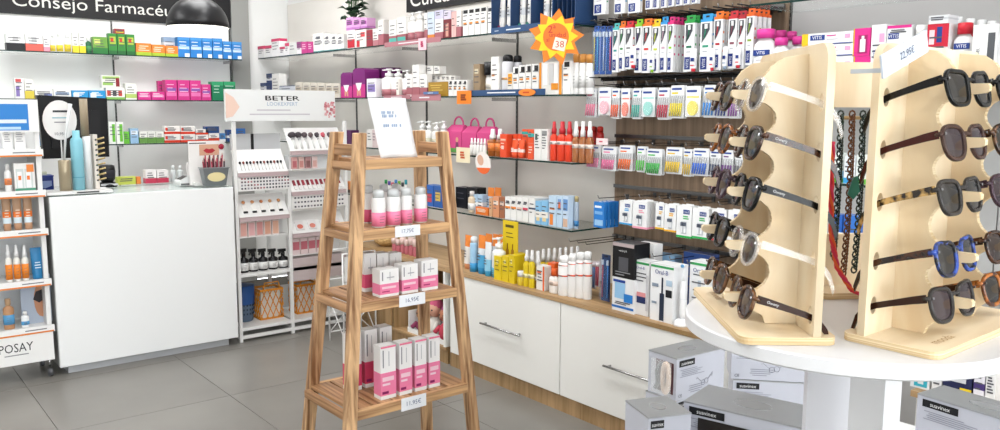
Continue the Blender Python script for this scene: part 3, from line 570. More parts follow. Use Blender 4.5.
u1('c', 656, 691, 98, 'tall pale blue carton with swirl', 'c4dcf0', k=[(.2, .55, .8, .9, '7a9ed0'), (.3, .6, .7, .8, 'ee7a3c')], d=0.05); u1('c', 693, 728, 98, 'tall pale blue carton with portrait patch', 'c8dcf0', k=[(.1, .55, .9, .9, '6a96cc'), (.1, .05, .9, .3, 'd8b49c')], d=0.05)
for x0, x1 in ((731, 753), (755, 778)): u1('can', x0, x1, 100, 'silver blue slim can', 'a8b8c8', cap='b8a878', b=[(.1, .3, '3a80b8')], bk=0.03)
# ------------------------------------------------------------------ base cabinets along the right wall
CX, CT = 2.842, 0.604
def cabinet(y0, y1, fronts, label, handles=True):
    t = empty('base_cabinet', ((CX+XW)/2, (y0+y1)/2, 0), 0, label, 'cabinet'); m = (y0+y1)/2; xm = (CX+XW)/2
    MB().box(CX-xm+0.02, XW-xm-0.032, y0-m, y1-m, 0.09, CT-0.022, M_LAM).build('body', t)
    MB().box(CX-xm+0.018, XW-xm-0.032, y0-m, y1-m, 0.0, 0.09, M_OAKV).build('plinth', t)
    for a, b in fronts:
        dr = bevel(MB().box(-0.009, 0.009, -(b-a)/2+0.002, (b-a)/2-0.002, -0.243, 0.243, M_LAM).build('drawer_front', t, (CX-xm+0.009, (a+b)/2-m, 0.337)), 0.0015)
        if handles:
            L = 0.172; hx = -0.036; h = MB().tube([(hx, L, 0), (hx, -L, 0)], 0.006, M_CHROME, 8)
            for s in (-1, 1): h.tube([(hx, s*L*0.86, 0), (-0.009, s*L*0.86, 0)], 0.005, M_CHROME, 6)
            h.build('handle', dr, (0, -0.02, 0.01 if a > 3 else 0.001))
    return t
cabinet(2.03, 4.0, ((3.012, 3.978), (2.045, 3.008)), 'low white two-drawer cabinet below toothbrush wall and glass shelves')
MB().box(CX-0.006, XW-0.032, 2.02, 4.02, CT-0.021, CT, M_OAK).build('worktop', None, label='oak worktop over the white two-drawer cabinet', cat='worktop')
cabinet(0.3, 1.235, ((0.31, 1.225),), 'low white cabinet behind the eyewear table', False)
MB().box(CX-0.006, XW-0.032, 0.29, 1.245, CT-0.021, CT, M_OAK).build('worktop', None, label='oak worktop over the cabinet behind the eyewear table', cat='worktop')
# open oak niche beyond the drawers
n0, n1 = 4.03, 5.2
t = empty('open_shelf_unit', ((CX+XW)/2, (n0+n1)/2, 0), 0, 'open oak shelf unit behind the wooden ladder rack', 'shelf unit'); xm = (CX+XW)/2; m = (n0+n1)/2
MB().box(CX-xm, XW-xm-0.032, n0-m, n1-m, CT-0.024, CT, M_OAK).build('top', t); MB().box(CX-xm+0.02, XW-xm-0.032, n0-m, n1-m, 0, 0.09, M_OAKV).build('plinth', t)
MB().box(CX-xm, XW-xm-0.032, n0-m, n1-m, 0.09, 0.11, M_OAK).build('bottom_board', t); MB().box(XW-xm-0.05, XW-xm-0.032, n0-m, n1-m, 0.11, CT-0.024, M_OAKV).build('back', t)
for y in (n0+0.009, 4.62, n1-0.009): MB().box(CX-xm, XW-xm-0.05, y-m-0.009, y-m+0.009, 0.11, CT-0.024, M_LAM if y < 4.1 else M_OAKV).build('upright', t)
bevel(MB().box(-0.009, 0.009, -0.282, 0.282, -0.234, 0.234, M_OAKV).build('door', t, (CX-xm-0.009, 4.915-m, 0.345)), 0.002)
# bin of dolls in the niche
bn = empty('toy_bin', (3.03, 4.27, 0.1105), 0, 'white tray bin of dolls in the oak shelf unit', 'bin')
for n_, b in (('bottom', (-0.17, 0.17, -0.21, 0.21, 0, 0.008)), ('front', (-0.17, -0.164, -0.21, 0.21, 0.008, 0.03)), ('back', (0.164, 0.17, -0.21, 0.21, 0.008, 0.14)), ('side', (-0.164, 0.164, -0.21, -0.204, 0.008, 0.06)), ('side', (-0.164, 0.164, 0.204, 0.21, 0.008, 0.14))):
    MB().box(*b, M_WHITE).build(n_, bn)
def sphere(mb, c, r, m, n=12, k=8, s=(1, 1, 1)):
    pr = [(max(r*math.sin(math.pi*j/k), 0.0004), -r*math.cos(math.pi*j/k)) for j in range(k+1)]
    a = len(mb.v); mb.lathe(pr, n, m)
    for i in range(a, len(mb.v)): x, y, z = mb.v[i]; mb.v[i] = (c[0]+x*s[0], c[1]+y*s[1], c[2]+z*s[2])
    return mb
for k, (dy, dz, skin, cloth, hair, lab) in enumerate(((-0.12, .12, 'b87a5c', 'c8485a', '8a3a6a', 'baby doll in red clothes and plum hat in the toy bin'), (0.0, .2, 'd9a184', '3f5a8a', '4a8a8a', 'baby doll in blue clothes with teal hat in the toy bin'), (0.11, .13, 'd4a088', 'e0dcd4', 'c85a7a', 'baby doll in white clothes and pink hat in the toy bin'), (-0.02, .08, 'b07858', '8a3a5a', 'd8b84a', 'baby doll in plum clothes with yellow hat, leftmost in bin'))):
    d = empty('doll', ((2.93, 3.08, 2.93, 2.93)[k], (4.135, 4.2, 4.265, 4.395)[k], 0.119), (.1, -.2, .15, .3)[k], lab, 'doll')
    b = MB().lathe([(0.03, 0.0), (0.055, 0.03), (0.045, dz*0.7), (0.02, dz)], 12, M(cloth, .8)); b.tube([(-0.02, 0.04, dz*0.7), (-0.06, 0.05, dz*0.4)], 0.014, M(cloth, .8)).tube([(-0.02, -0.04, dz*0.7), (-0.06, -0.05, dz*0.4)], 0.014, M(cloth, .8)); b.build('body', d)
    h = sphere(MB(), (0, 0, dz+0.04), 0.05, M(skin, .5)); sphere(h, (-0.049, 0, dz+0.033), 0.008, M(skin, .5), 8, 6)
    for s in (-1, 1): sphere(h, (-0.044, s*0.018, dz+0.045), 0.006, M('2a2a30', .3), 8, 6)
    h.box(-0.0495, -0.046, -0.01, 0.01, dz+0.016, dz+0.019, M('b04a50')); h.build('head', d)
    sphere(MB(), (0.012, 0, dz+0.058), 0.05, M(hair, .8)).build('hat', d)

# ------------------------------------------------------------------ products on the cabinet top
v1 = Row('R', 2.875, CT, 'on oak worktop', (450, 220, 4.776))
v1('tb', 50, 84, 75, 'orange and white tube', 'f2eee8', cap='e8a070', b=[(.55, .95, 'ee8a3a')], bk=0.04)
v1('can', 86, 111, 80, 'pale blue slim can', 'a8d0ec', cap='e8f0f4', b=[(.0, .3, '3a9ad0')], bk=0.02)
v1('tb', 113, 150, 75, 'sky blue tube with orange top', 'e6eef4', cap='3aa0dc', b=[(.6, .9, 'ee8a3a'), (0, .35, '58b4e6')], bk=0.01)
for k, x in enumerate((150, 185, 215)): v1('tb', x, x+32, 68+k*2, 'blue and orange tube in back row', 'd8e4ee', cap='3aa0dc', b=[(.6, .9, 'ee8a3a')], bk=0.15)
v1('tb', 150, 180, 108, 'white tube with blue base', 'eef2f4', cap='4ab0e0', b=[(0, .3, '9ad4ee')])
v1('pu', 181, 228, 87, 'white and blue pump bottle, larger', 'f0f4f4', b=[(0, .35, '58b8dc')]); v1('pu', 229, 254, 80, 'white and blue pump bottle, slimmer', 'f0f0ee', b=[(0, .3, '88c8e0')], bk=0.1)
for x0, x1, y in ((210, 246, 173), (248, 279, 172)): v1('c', x0, x1, y, 'bright yellow carton', 'eccf1e', ink='8a7a20', k=[(.35, .7, .6, .85, 'f4eca0')], d=0.05)
v1('c', 281, 308, 168, 'bright yellow carton beside the jar', 'e8ca1c', ink='8a7a20', k=[(.35, .7, .6, .85, 'f4eca0')], d=0.07); v1('c', 309, 340, 160, 'bright yellow carton set farther back', 'e6c81c', ink='8a7a20', bk=0.09)
# upright yellow card
a = on(450+253/4.776, 240, 'x', 2.97); b = on(450+325/4.776, 240, 'x', 2.97); ztop = on(450+290/4.776, 220+5/4.776, 'x', 2.97).z
w = a.y-b.y; h = ztop-CT
cm = MB().box(-w/2, w/2, -0.0015, 0.0015, 0, h, M('e2c41e', .4))
lines(cm, random, -w*.38, w*.38, -0.002, h*0.86, h*0.95, 1, M('5a4c10'), 0.008); lines(cm, random, -w*.3, w*.3, -0.002, h*0.68, h*0.82, 2, M('6a5c18'))
for s in (-.18, .16): cm.box(w*s-0.012, w*s+0.012, -0.0022, -0.0018, h*0.12, h*0.5, M('a8781c')).box(w*s-0.005, w*s+0.005, -0.0022, -0.0018, h*0.5, h*0.6, M('8a6414'))
tag(cm.build('display_card', None, (2.97, (a.y+b.y)/2, CT+0.0005), -math.pi/2), 'upright yellow advertising card behind the yellow cartons', 'display card')
v1('jar', 313, 339, 246, 'small yellow jar with white lid', 'e4c83a', bk=-0.005)
for x0, x1 in ((341, 366), (368, 391)): v1('sp', x0, x1, 146, 'yellow spray bottle with white top', 'e8cc2a', cap='e8e8e6', b=[(.35, .5, 'f0e8b0')], body=.72)
v1('sp', 392, 419, 150, 'dark amber spray bottle', '8a6a20', cap='e8e8e6', b=[(.35, .5, 'f0e8d0')], body=.62, bk=0.02)
for k, x in enumerate((420, 447, 474, 501, 528, 556, 584)): v1('sp', x, x+25, 140-k*2, 'yellow spray bottle in back row', 'd8bc2c', cap='dcdcda', b=[(.35, .5, 'f0e8b0')], body=.66, bk=0.11)
v1('c', 413, 452, 219, 'white carton with orange edge', 'f4f0ea', k=[(.8, 0, 1, 1, 'ee6a2c'), (.1, .7, .6, .78, 'ee6a2c')], n=4, bk=0.012)
v1('c', 468, 500, 205, 'orange carton behind white tube', 'ea6428', bk=0.06); v1('bt', 454, 497, 235, 'white bottle with orange neck', 'f4f0ea', cap='e8642c', b=[(.45, .7, 'f0d8c8')], body=.72, bk=-0.008, flat=.6)
for x0, x1, y in ((502, 550, 172), (552, 588, 162), (590, 626, 155), (628, 660, 152)): v1('can', x0, x1, y, 'tall white spray can with orange ring', 'f4f3f1', cap='f6f6f4', b=[(.58, .62, 'e8582c'), (.9, .95, 'e8582c')], bk=(x0-500)*0.0003)
w1 = Row('R', 2.88, CT, 'on oak worktop', (585, 230, 4.3))
w1('c', 118, 213, 208, 'white and blue water flosser carton', 'f2f3f4', k=[(0, .09, 1, .16, '2a78cc'), (.12, .38, .6, .85, '9ccaee'), (.55, .3, .95, .55, '2f84d4'), (.05, .86, .6, .94, '2a4a9c')], d=0.11, n=2, lz=(.2, .3)); z = w1.top
w1('c', 120, 213, 58, 'black water flosser carton stacked on white and blue one', '18181a', on=z, k=[(.0, .9, 1, 1, 'b8a8a8'), (.3, .2, .75, .6, '55555a')], ink='8a8a8e', t=('waterpik', .78, .08, 'e8e8e8'), d=0.11, n=2, lz=(.05, .2))
OB = dict(t=('Oral-B', .86, .055, '1f3a8a'))
w1('c', 216, 278, 132, 'slim white electric toothbrush carton', 'f2f3f4', t=('Oral-B', .87, .05, '1f3a8a', .42), k=[(0, .93, 1, .97, '3aa05a'), (.05, .22, .8, .34, '2a3868'), (.05, .34, .8, .42, 'e89a9c'), (.82, .1, .95, .75, 'd4d4d8')], d=0.07, lz=(.6, .8), bk=0.02)
w1('c', 284, 384, 150, 'white electric toothbrush carton with dark brush picture', 'f4f5f6', t=('Oral-B', .87, .075, '1f3a8a', .5), k=[(0, .94, 1, .98, '3aa05a'), (.42, .02, .62, .5, '2a3448'), (.49, .5, .56, .78, '2a3448'), (.68, .45, .95, .58, '1e2024'), (.08, .6, .36, .66, '8a98a8'), (.08, .3, .3, .34, '8a98a8'), (.7, .65, .95, .75, 'b8d0e4')], d=0.1, lines=0)
w1('c', 452, 545, 138, 'white electric toothbrush carton right of the white brush', 'f2f3f4', t=('Oral-B', .86, .07, '1f3a8a'), k=[(0, .94, 1, .98, '3aa05a'), (.4, .1, .55, .7, 'b8c4d0')], bk=0.1, d=0.08, n=4)
w1('c', 424, 545, 101, 'navy carton at the back by the wall', '2f4a86', bk=0.24, d=0.06); w1('c', 300, 385, 106, 'pale blue carton at the back by wall', '8ab4d8', bk=0.25, d=0.06, n=2)
w1('c', 222, 300, 58, 'white and black carton behind black flosser box', 'efefee', bk=0.14, k=[(0, 0, .3, 1, '1c1c1e'), (.5, .5, .8, .85, 'd8a890')], d=0.06)
# electric toothbrush on its stand
p = on(585+418/4.3, 230+412/4.3, 'z', CT)
eb = empty('electric_toothbrush', (2.905, p.y*2.905/p.x, CT), -math.pi/2, 'white electric toothbrush standing on its charger on oak worktop', 'toothbrush'); WH = M('f6f7f8', .25)
MB().lathe([(0.036, 0), (0.038, 0.006), (0.032, 0.022), (0.02, 0.03)], 18, WH, sy=1.2).build('charger_base', eb)
MB().lathe([(0.013, 0.03), (0.0155, 0.06), (0.0145, 0.14), (0.011, 0.19), (0.007, 0.2)], 16, WH).lathe([(0.007, 0.118), (0.0165, 0.12), (0.007, 0.122)], 12, M('c8d4e0')).build('handle', eb)
MB().lathe([(0.006, 0.199), (0.0045, 0.22), (0.004, 0.265)], 12, WH).build('neck', eb)
hd = MB().lathe([(0.0075, 0), (0.0085, 0.006), (0.0085, 0.012)], 14, WH).lathe([(0.0075, 0.012), (0.0075, 0.02)], 14, M('6aa8d8')).build('brush_head', eb); hd.matrix_local = Matrix.Translation((0, 0.004, 0.27)) @ Matrix.Rotation(math.pi/2, 4, 'X')

# ------------------------------------------------------------------ toothbrush wall: rails, hooks and hanging packs
XP = 3.09
def rail(y0, y1, z, label):
    t = empty('hook_rail', (XW-0.045, (y0+y1)/2, z), 0, label, 'hook rail'); L = (y1-y0)/2
    MB().box(-0.006, 0.006, -L, L, -0.009, 0.009, M('7d7d7d', .3, .9)).build('bar', t)
    return t, (y0+y1)/2
def hook(t, yc, y, x0=3.03, dz=0.0):
    MB().tube([(-0.004, 0, 0), (x0-XW+0.045, 0, 0.004), (x0-XW+0.037, 0, 0.02)], 0.0024, M('8e8e8e', .25, 1.0), 6).box(-0.012, -0.006, -0.009, 0.009, -0.014, 0.012, M('5c5c5c', .35, .8)).build('hook', t, (0, y-yc, dz))
def pack(kind, x0, x1, yt, yb, crop, desc, place, t, yc, bk=0.0, c=('e4687c',), depth=1, gap=0.02, hk=True, zr=None):
    ox, oy, f = crop; X = XP+bk; xm = ox+(x0+x1)/2/f
    a = on(ox+x0/f, oy+yt/f, 'x', X); b = on(ox+x1/f, oy+yt/f, 'x', X); top = on(xm, oy+yt/f, 'x', X).z; bot = on(xm, oy+yb/f, 'x', X).z
    w = a.y-b.y-0.002; h = top-bot; y = (a.y+b.y)/2; ob = None
    for k in range(depth):
        if k == 0: ob = PKS[kind](w, h, c); o = ob
        else: o = copytree(ob)
        o.location = (X+gap*k, y, bot); o.rotation_euler = (0, 0, -math.pi/2)
        reg(o, desc + (('', ' behind it', ' third in its stack', ' fourth in its stack')[k]), place, (xm, k), 'toothbrush pack' if kind == 'tbx' else 'blister pack')
    if hk: hook(t, yc, y, X-0.012, (zr or top+0.012) - t.location.z)
M_CLR2 = glass_mat('blister_film', 'f4f6f6', 0.04, 0.1)
def pk_brushbox(w, h, c):
    """slim toothbrush carton with coloured hang tab, window with a brush, brand block"""
    x = w/2; d = 0.022
    mb = MB().box(-x, x, -d/2, d/2, 0, h*0.9, M('f2f3f4', .35)).box(-x*1.01, x*1.01, -d/2-.0006, d/2+.0006, h*0.86, h*0.905, M(c[0], .4))
    mb.box(-x*0.9, x*0.9, -0.0012, 0.0012, h*0.905, h, M(c[0], .4)).box(-x*0.3, x*0.3, -0.0018, 0.0018, h*0.94, h*0.97, M('2a2a2c'))
    f = -d/2-0.0012
    mb.quad([(-x*.85, f, h*.04), (x*.3, f, h*.04), (x*.3, f, h*.26), (-x*.85, f, h*.26)], M('1c357f'))
    mb.text('VITIS', x*0.55, (-x*.22, f-.0006, h*.145), M('f2f4f8'), u=(0, 0, 1), v=(-1, 0, 0), wmax=h*.16)
    mb.quad([(-x*.55, f, h*.42), (x*.5, f, h*.42), (x*.5, f, h*.46), (-x*.55, f, h*.46)], M(c[1] if len(c) > 1 else c[0]))
    mb.quad([(-x*.5, f, h*.34), (x*.3, f, h*.34), (x*.3, f, h*.36), (-x*.5, f, h*.36)], M('b8bcc4'))
    for k in range(3): mb.quad([(x+.0006, -d*.2+d*.05*k*0, h*(.3+.16*k)), (x+.0006, d*.2, h*(.3+.16*k)), (x+.0006, d*.2, h*(.34+.16*k)), (x+.0006, -d*.2, h*(.34+.16*k))], M(c[0]))
    ob = mb.build('toothbrush_pack')
    f -= 0.0006
    mb = MB().prism([(-x*.7, h*.5), (x*.1, h*.62), (x*.65, h*.72), (x*.65, h*.835), (-x*.7, h*.835)], lambda a, b, t: (a, f-.0004*t, b), M('55585e', .2))
    mb.tube([(-x*.25, f-.002, h*.58), (0, f-.002, h*.72), (x*.12, f-.002, h*.82)], 0.0022, M(c[1] if len(c) > 1 else 'd8d8d8', .3), 6).box(-x*.1, x*.35, f-.006, f-.002, h*.74, h*.82, M('eef0f0', .5)); mb.build('window', ob)
    return ob
def pk_blister(w, h, c):
    """white card with a clear blister over a fan of interdental brushes"""
    x = w/2
    mb = MB().prism([(-x, h*.04), (-x*.9, 0), (x*.9, 0), (x, h*.04), (x, h*.9), (x*.88, h), (-x*.88, h), (-x, h*.9)], lambda a, b, t: (a, .0008*t, b), M('eef0f1', .35))
    mb.quad([(-x*.8, -.0006, h*.86), (x*.6, -.0006, h*.86), (x*.6, -.0006, h*.92), (-x*.8, -.0006, h*.92)], M('2c4a98')); mb.quad([(-x*.8, -.0006, h*.74), (x*.1, -.0006, h*.74), (x*.1, -.0006, h*.79), (-x*.8, -.0006, h*.79)], M(c[0]))
    mb.quad([(-x*.92, -.0005, h*.03), (x*.92, -.0005, h*.03), (x*.92, -.0005, h*.7), (-x*.92, -.0005, h*.7)], M('dadddf', .3)); ob = mb.build('blister_pack')
    mb = MB().box(-x*.9, x*.9, -0.012, -0.001, h*.05, h*.7, M_CLR2); mb.build('blister', ob)
    n = max(4, int(w/0.0135)); sl = x*0.4
    for i in range(n):
        u = -x*.78+1.5*x*i/max(n-1, 1); MB().tube([(u-sl*.5, -.006, h*.07), (u, -.006, h*.46)], w*0.27/n, M(c[0], .4), 6).tube([(u, -.006, h*.46), (u+sl*.35, -.006, h*.68)], 0.0012, M('7a7c80', .4), 4).build('interdental_brush', ob)
    return ob
def pk_case(w, h, c):
    x = w/2
    ob = MB().prism([(-x, h*.06), (-x*.9, 0), (x*.9, 0), (x, h*.06), (x, h*.9), (x*.88, h), (-x*.88, h), (-x, h*.9)], lambda a, b, t: (a, .0008*t, b), M('eef0f1', .35)).quad([(-x*.8, -.0006, h*.8), (x*.5, -.0006, h*.8), (x*.5, -.0006, h*.87), (-x*.8, -.0006, h*.87)], M('2c4a98')).quad([(-x*.8, -.0006, h*.62), (x*.8, -.0006, h*.62), (x*.8, -.0006, h*.67), (-x*.8, -.0006, h*.67)], M(c[0])).build('blister_pack')
    pl = [(x*.1+x*.62*math.cos(k*math.pi/8), h*.28+h*.24*math.sin(k*math.pi/8)) for k in range(16)]
    MB().prism(pl, lambda a, b, t: (a, -.001-.012*t, b), M(c[0], .3)).build('case', ob); MB().box(-x*.95, x*.95, -.016, -.0135, h*.03, h*.58, M_CLR2).build('blister', ob)
    return ob
def pk_head(w, h, c):
    """white replacement-head pack with coloured base"""
    x = w/2; d = 0.024
    mb = MB().box(-x, x, -d/2, d/2, 0, h*.96, M('f3f4f4', .35)).box(-x-.0006, x+.0006, -d/2-.0006, d/2+.0006, .0005, h*.07, M(c[0], .4)); f = -d/2-.0012
    mb.quad([(-x*.1, f, h*.72), (x*.75, f, h*.72), (x*.75, f, h*.85), (-x*.1, f, h*.85)], M('24408c')); mb.text('Oral-B', h*.07, (x*.32, f-.0006, h*.785), M('f2f4f8'), wmax=x*.7)
    lines(mb, random, -x*.2, x*.8, f, h*.55, h*.68, 2, M(c[0]))
    mb.box(-x*.5, x*.5, -.001, .001, h*.96, h, M('f3f4f4'))
    mb.quad([(-x*.35, f, h*.12), (x*.4, f, h*.12), (x*.4, f, h*.5), (-x*.35, f, h*.5)], M('c8ccd0')); ob = mb.build('brush_head_pack')
    for s in (-.18, .18): MB().box(x*s-.004, x*s+.004, f-.006, f-.0006, h*.16, h*.36, M('eef0f2')).box(x*s-.006, x*s+.006, f-.007, f-.0006, h*.36, h*.47, M('5a6270')).build('brush_head', ob)
    return ob
def pk_blue(w, h, c):
    x = w/2; d = .018
    mb = MB().box(-x, x, -d/2, d/2, 0, h*.97, M(c[0], .35)).prism([(-x*.4+x*.8*k/6, h*(.97+.03*math.sin(math.pi*k/6))) for k in range(7)], lambda a, b, t: (a, -.001+.002*t, b), M('f0f2f4')); f = -d/2-.0008
    mb.quad([(-x*.8, f, h*.5), (x*.7, f, h*.5), (x*.7, f, h*.62), (-x*.8, f, h*.62)], M('7ab0e4')); mb.quad([(-x*.8, f, h*.08), (x*.8, f, h*.08), (x*.8, f, h*.3), (-x*.8, f, h*.3)], M('9cc8ee')); mb.quad([(-x*.8, f, h*.75), (x*.5, f, h*.75), (x*.5, f, h*.83), (-x*.8, f, h*.83)], M('e8f0f8'))
    return mb.build('brush_pack')
def pk_clear(w, h, c):
    """clear blue sleeve holding toothbrushes"""
    x = w/2
    ob = MB().box(-x, x, -.001, .001, 0, h, M(c[0], .3)).box(-x*.4, x*.4, -.0018, .0018, h*.95, h*.975, M_BLACK).build('brush_pack')
    for k, cc in enumerate(c[1:]): u = -x*.6+1.2*x*k/max(len(c)-2, 1); MB().tube([(u, -.006, h*.08), (u, -.006, h*.5), (u, -.005, h*.78)], 0.0035, M(cc, .3), 6).box(u-.005, u+.005, -.012, -.004, h*.78, h*.88, M('e8eef0')).build('toothbrush', ob)
    MB().box(-x*.97, x*.97, -.016, -.0125, h*.04, h*.92, glass_mat('blue_sleeve_%d' % len(bpy.data.materials), '6a94d0', .1, .1)).build('sleeve', ob)
    return ob
def pk_paste(w, h, c):
    """small hanging toothpaste tube"""
    x = w/2; ob = MB().prism([(-x*.75, h*.14), (x*.75, h*.14), (x, h), (-x, h)], lambda a, b, t: (a, (-.009+.018*t)*(1.05-b/h), b), M('f2f2f4', .3)).box(-x*.6, x*.6, -.0105, -.0095, h*.45, h*.6, M('1c357f')).box(-x*.6, x*.6, -.0105, -.0095, h*.25, h*.3, M(c[0])).build('toothpaste_tube')
    MB().lathe([(x*.6, 0), (x*.66, h*.13), (x*.5, h*.15)], 10, M(c[0], .35)).build('cap', ob); return ob
PKS = dict(mt=pk_paste, tbx=pk_brushbox, bl=pk_blister, cs=pk_case, hd=pk_head, bu=pk_blue, cl=pk_clear)
cr1 = (560, 0, 5.375); cr1b = (680, 0, 5.375)
RT_, RC = rail(2.1, 3.09, on(700, 16, 'x', XW).z, 'black hook rail of the boxed toothbrushes')
P1 = 'on the boxed toothbrush row'
for x0, x1, cc in ((185, 214, ('3a5ea8', 'd8c84a', '6ab0d8')), (217, 248, ('35589c', '8a9ad8', 'c8d0e0')), (251, 284, ('2f4f90', '4a78c8', 'c85a70'))): pack('cl', x0, x1, 140, 400, cr1, 'blue sleeve of toothbrushes', P1, RT_, RC, c=cc, bk=-0.01)
for x0, x1, yt, yb, c, D, nm in ((292, 325, 125, 388, ('5ac0c0', '3a9a9a'), 1, 'teal-topped'), (328, 357, 113, 380, ('ee7a2c', '4a9a5a'), 1, 'narrow orange-topped'), (360, 400, 113, 372, ('d8323c', '8a8a8a'), 2, 'narrow red-topped'), (413, 450, 103, 390, ('8cc832', '5a4a80'), 1, 'lime-topped'), (453, 500, 100, 392, ('ee7a2c', 'd83a3a'), 2, 'orange-topped'), (506, 546, 103, 392, ('ecc62c', 'c8d84a'), 1, 'yellow-topped'), (550, 586, 90, 387, ('3a9ad8', 'c8a8b8'), 1, 'blue-topped'), (590, 622, 90, 387, ('d8327c', '8cc832'), 4, 'pink-topped'), (680, 735, 82, 385, ('2fa04a', '2a7a5a'), 2, 'green-topped'), (766, 828, 74, 385, ('3aa0dc', '3aa080'), 3, 'large blue-topped')):
    pack('tbx', x0, x1, yt, yb, cr1, '%s toothbrush carton' % nm, P1, RT_, RC, c=c, depth=D, gap=0.03)
for x0, x1, yt, yb, c, D, nm in ((194, 240, 60, 375, ('ee7a2c', 'b8323c'), 3, 'wide orange-topped'), (272, 318, 58, 368, ('c8323c', '8a4a5a'), 2, 'wide red-topped'), (324, 362, 58, 368, ('b02c38', 'a03a4a'), 2, 'dark red-topped'), (368, 410, 45, 350, ('e8682c', '8cb03a'), 4, 'farthest right orange-topped')):
    pack('tbx', x0, x1, yt, yb, cr1b, '%s toothbrush carton' % nm, P1, RT_, RC, c=c, depth=D, gap=0.035)
# toothpaste tubes between the cartons hang on the same rail
for x0, x1, yt, yb, c, cr in ((382, 410, 248, 366, 'd8283c', cr1), (487, 508, 275, 390, '8cc832', cr1), (704, 736, 262, 385, 'd8283c', cr1), (808, 834, 258, 380, 'd8283c', cr1), (232, 258, 250, 372, '9ab0c8', cr1b), (302, 330, 250, 366, 'd8283c', cr1b)):
    pack('mt', x0, x1, yt, yb, cr, 'small white toothpaste tube', 'hung between toothbrush cartons', RT_, RC, c=(c,), bk=-0.025, hk=False)
P0 = 'on the top hook rail'; R0, C0 = rail(2.1, 3.09, on(700, -22, 'x', XW).z, 'topmost hook rail above the boxed toothbrushes')
cr0 = (585, 0, 7.17)
for x0, x1, yb, c, nm in ((76, 165, 105, '3a9a5a', 'green-edged'), (226, 300, 98, '58b0dc', 'cyan-edged'), (322, 408, 92, '4aa8dc', 'sky-edged'), (448, 500, 66, '2c3f8c', 'navy-edged'), (504, 545, 62, '2c3f8c', 'second navy-edged'), (560, 600, 55, '34489c', 'violet-edged'), (612, 655, 48, '2c3f8c', 'third navy-edged'), (668, 712, 40, 'b8485a', 'crimson-edged'), (722, 766, 33, '3a9a5a', 'right green-edged'), (780, 822, 26, '58b0dc', 'right cyan-edged')):
    pack('tbx', x0, x1, -175, yb, cr0, '%s toothbrush pack cut by the frame top' % nm, 'on top rail', R0, C0, c=(c, '9ab84a'))
# black shelf strip with shelf-edge rail under the top packs
for z_, lab in ((on(600, 17, 'x', 3.06).z-0.02, 'long black rail between the two toothbrush rows'), (on(600, 77, 'x', 3.06).z-0.006, 'long black rail below the boxed toothbrushes')):
    t = empty('black_rail', (0, 0, z_), 0, lab, 'hook rail')
    MB().box(3.2, XW-0.056, 2.1, 3.095, -0.006, 0.006, M_BLACK).build('ledge', t); MB().box(3.19, 3.2, 2.1, 3.095, -0.01, 0.014, M_BLACK).build('lip', t)
    for k in range(15): MB().tube([(3.03, 2.15+0.062*k, 0.004), (3.2, 2.15+0.062*k, 0.004)], 0.003, M('2c2c2e', .3, .6), 5).build('prong', t)
cr2 = (580, 70, 6.143); R2_, C2_ = rail(2.1, 3.09, on(690, 84, 'x', XW).z, 'hook rail of the interdental brush cases')
P2 = 'in the upper interdental row'
for k, x0, x1, yt, yb, c, nm in (('bl', 40, 105, 112, 292, 'ea8aa4', 'pink brush'), ('cs', 113, 193, 106, 278, 'f0b8c4', 'pale pink case'), ('bl', 197, 245, 112, 300, 'f0602c', 'orange brush'), ('cs', 255, 310, 112, 292, 'f08a78', 'salmon case'), ('bl', 325, 377, 112, 302, '3ab0a0', 'teal brush'), ('cs', 380, 465, 108, 288, '9ad8d0', 'pale teal case'), ('bl', 480, 554, 108, 305, 'c02848', 'crimson brush'), ('bl', 557, 645, 94, 297, 'ecd82c', 'yellow brush'), ('cs', 649, 745, 98, 288, 'f0e068', 'pale yellow case'), ('bl', 762, 838, 92, 292, '3a88d0', 'blue brush'), ('bl', 842, 915, 92, 295, '2c4488', 'navy brush'), ('bl', 920, 985, 92, 298, '8a4a98', 'purple brush')):
    pack(k, x0, x1, yt, yb, cr2, '%s blister pack' % nm, P2, R2_, C2_, c=(c,), depth=2)
cr3 = (580, 130, 7.143); R3_, C3_ = rail(2.1, 3.09, on(690, 138, 'x', XW).z, 'hook rail of the interdental brush cards')
P3 = 'in the lower interdental row'
for x0, x1, yt, yb, c, nm in ((57, 150, 108, 275, 'f08ab0', 'light pink'), (158, 262, 118, 292, 'ee78a8', 'rose pink'), (280, 380, 110, 292, 'f0702c', 'orange'), (408, 472, 118, 302, '5ac04a', 'narrow green'), (476, 590, 136, 322, '3ab84a', 'wide green'), (615, 735, 124, 314, 'e8c42c', 'wide yellow'), (740, 803, 138, 332, 'd8b42c', 'narrow yellow'), (808, 925, 132, 328, '2f6cd0', 'bright blue'), (930, 1010, 140, 335, '2a3a5c', 'dark navy'), (1020, 1100, 145, 342, '6a3a80', 'purple'), (1110, 1190, 150, 350, '5a5a60', 'grey')):
    pack('bl', x0, x1, yt, yb, cr3, '%s interdental brush card' % nm, P3, R3_, C3_, c=(c,), depth=2)
cr4 = (585, 180, 6.143); R4_, C4_ = rail(2.1, 3.09, on(690, 192, 'x', XW).z, 'hook rail of the replacement brush heads')
P4 = 'in the replacement head row'
pack('bu', 62, 127, 130, 292, cr4, 'blue brush pack', P4, R4_, C4_, c=('2f80d0',), depth=4, gap=0.03)
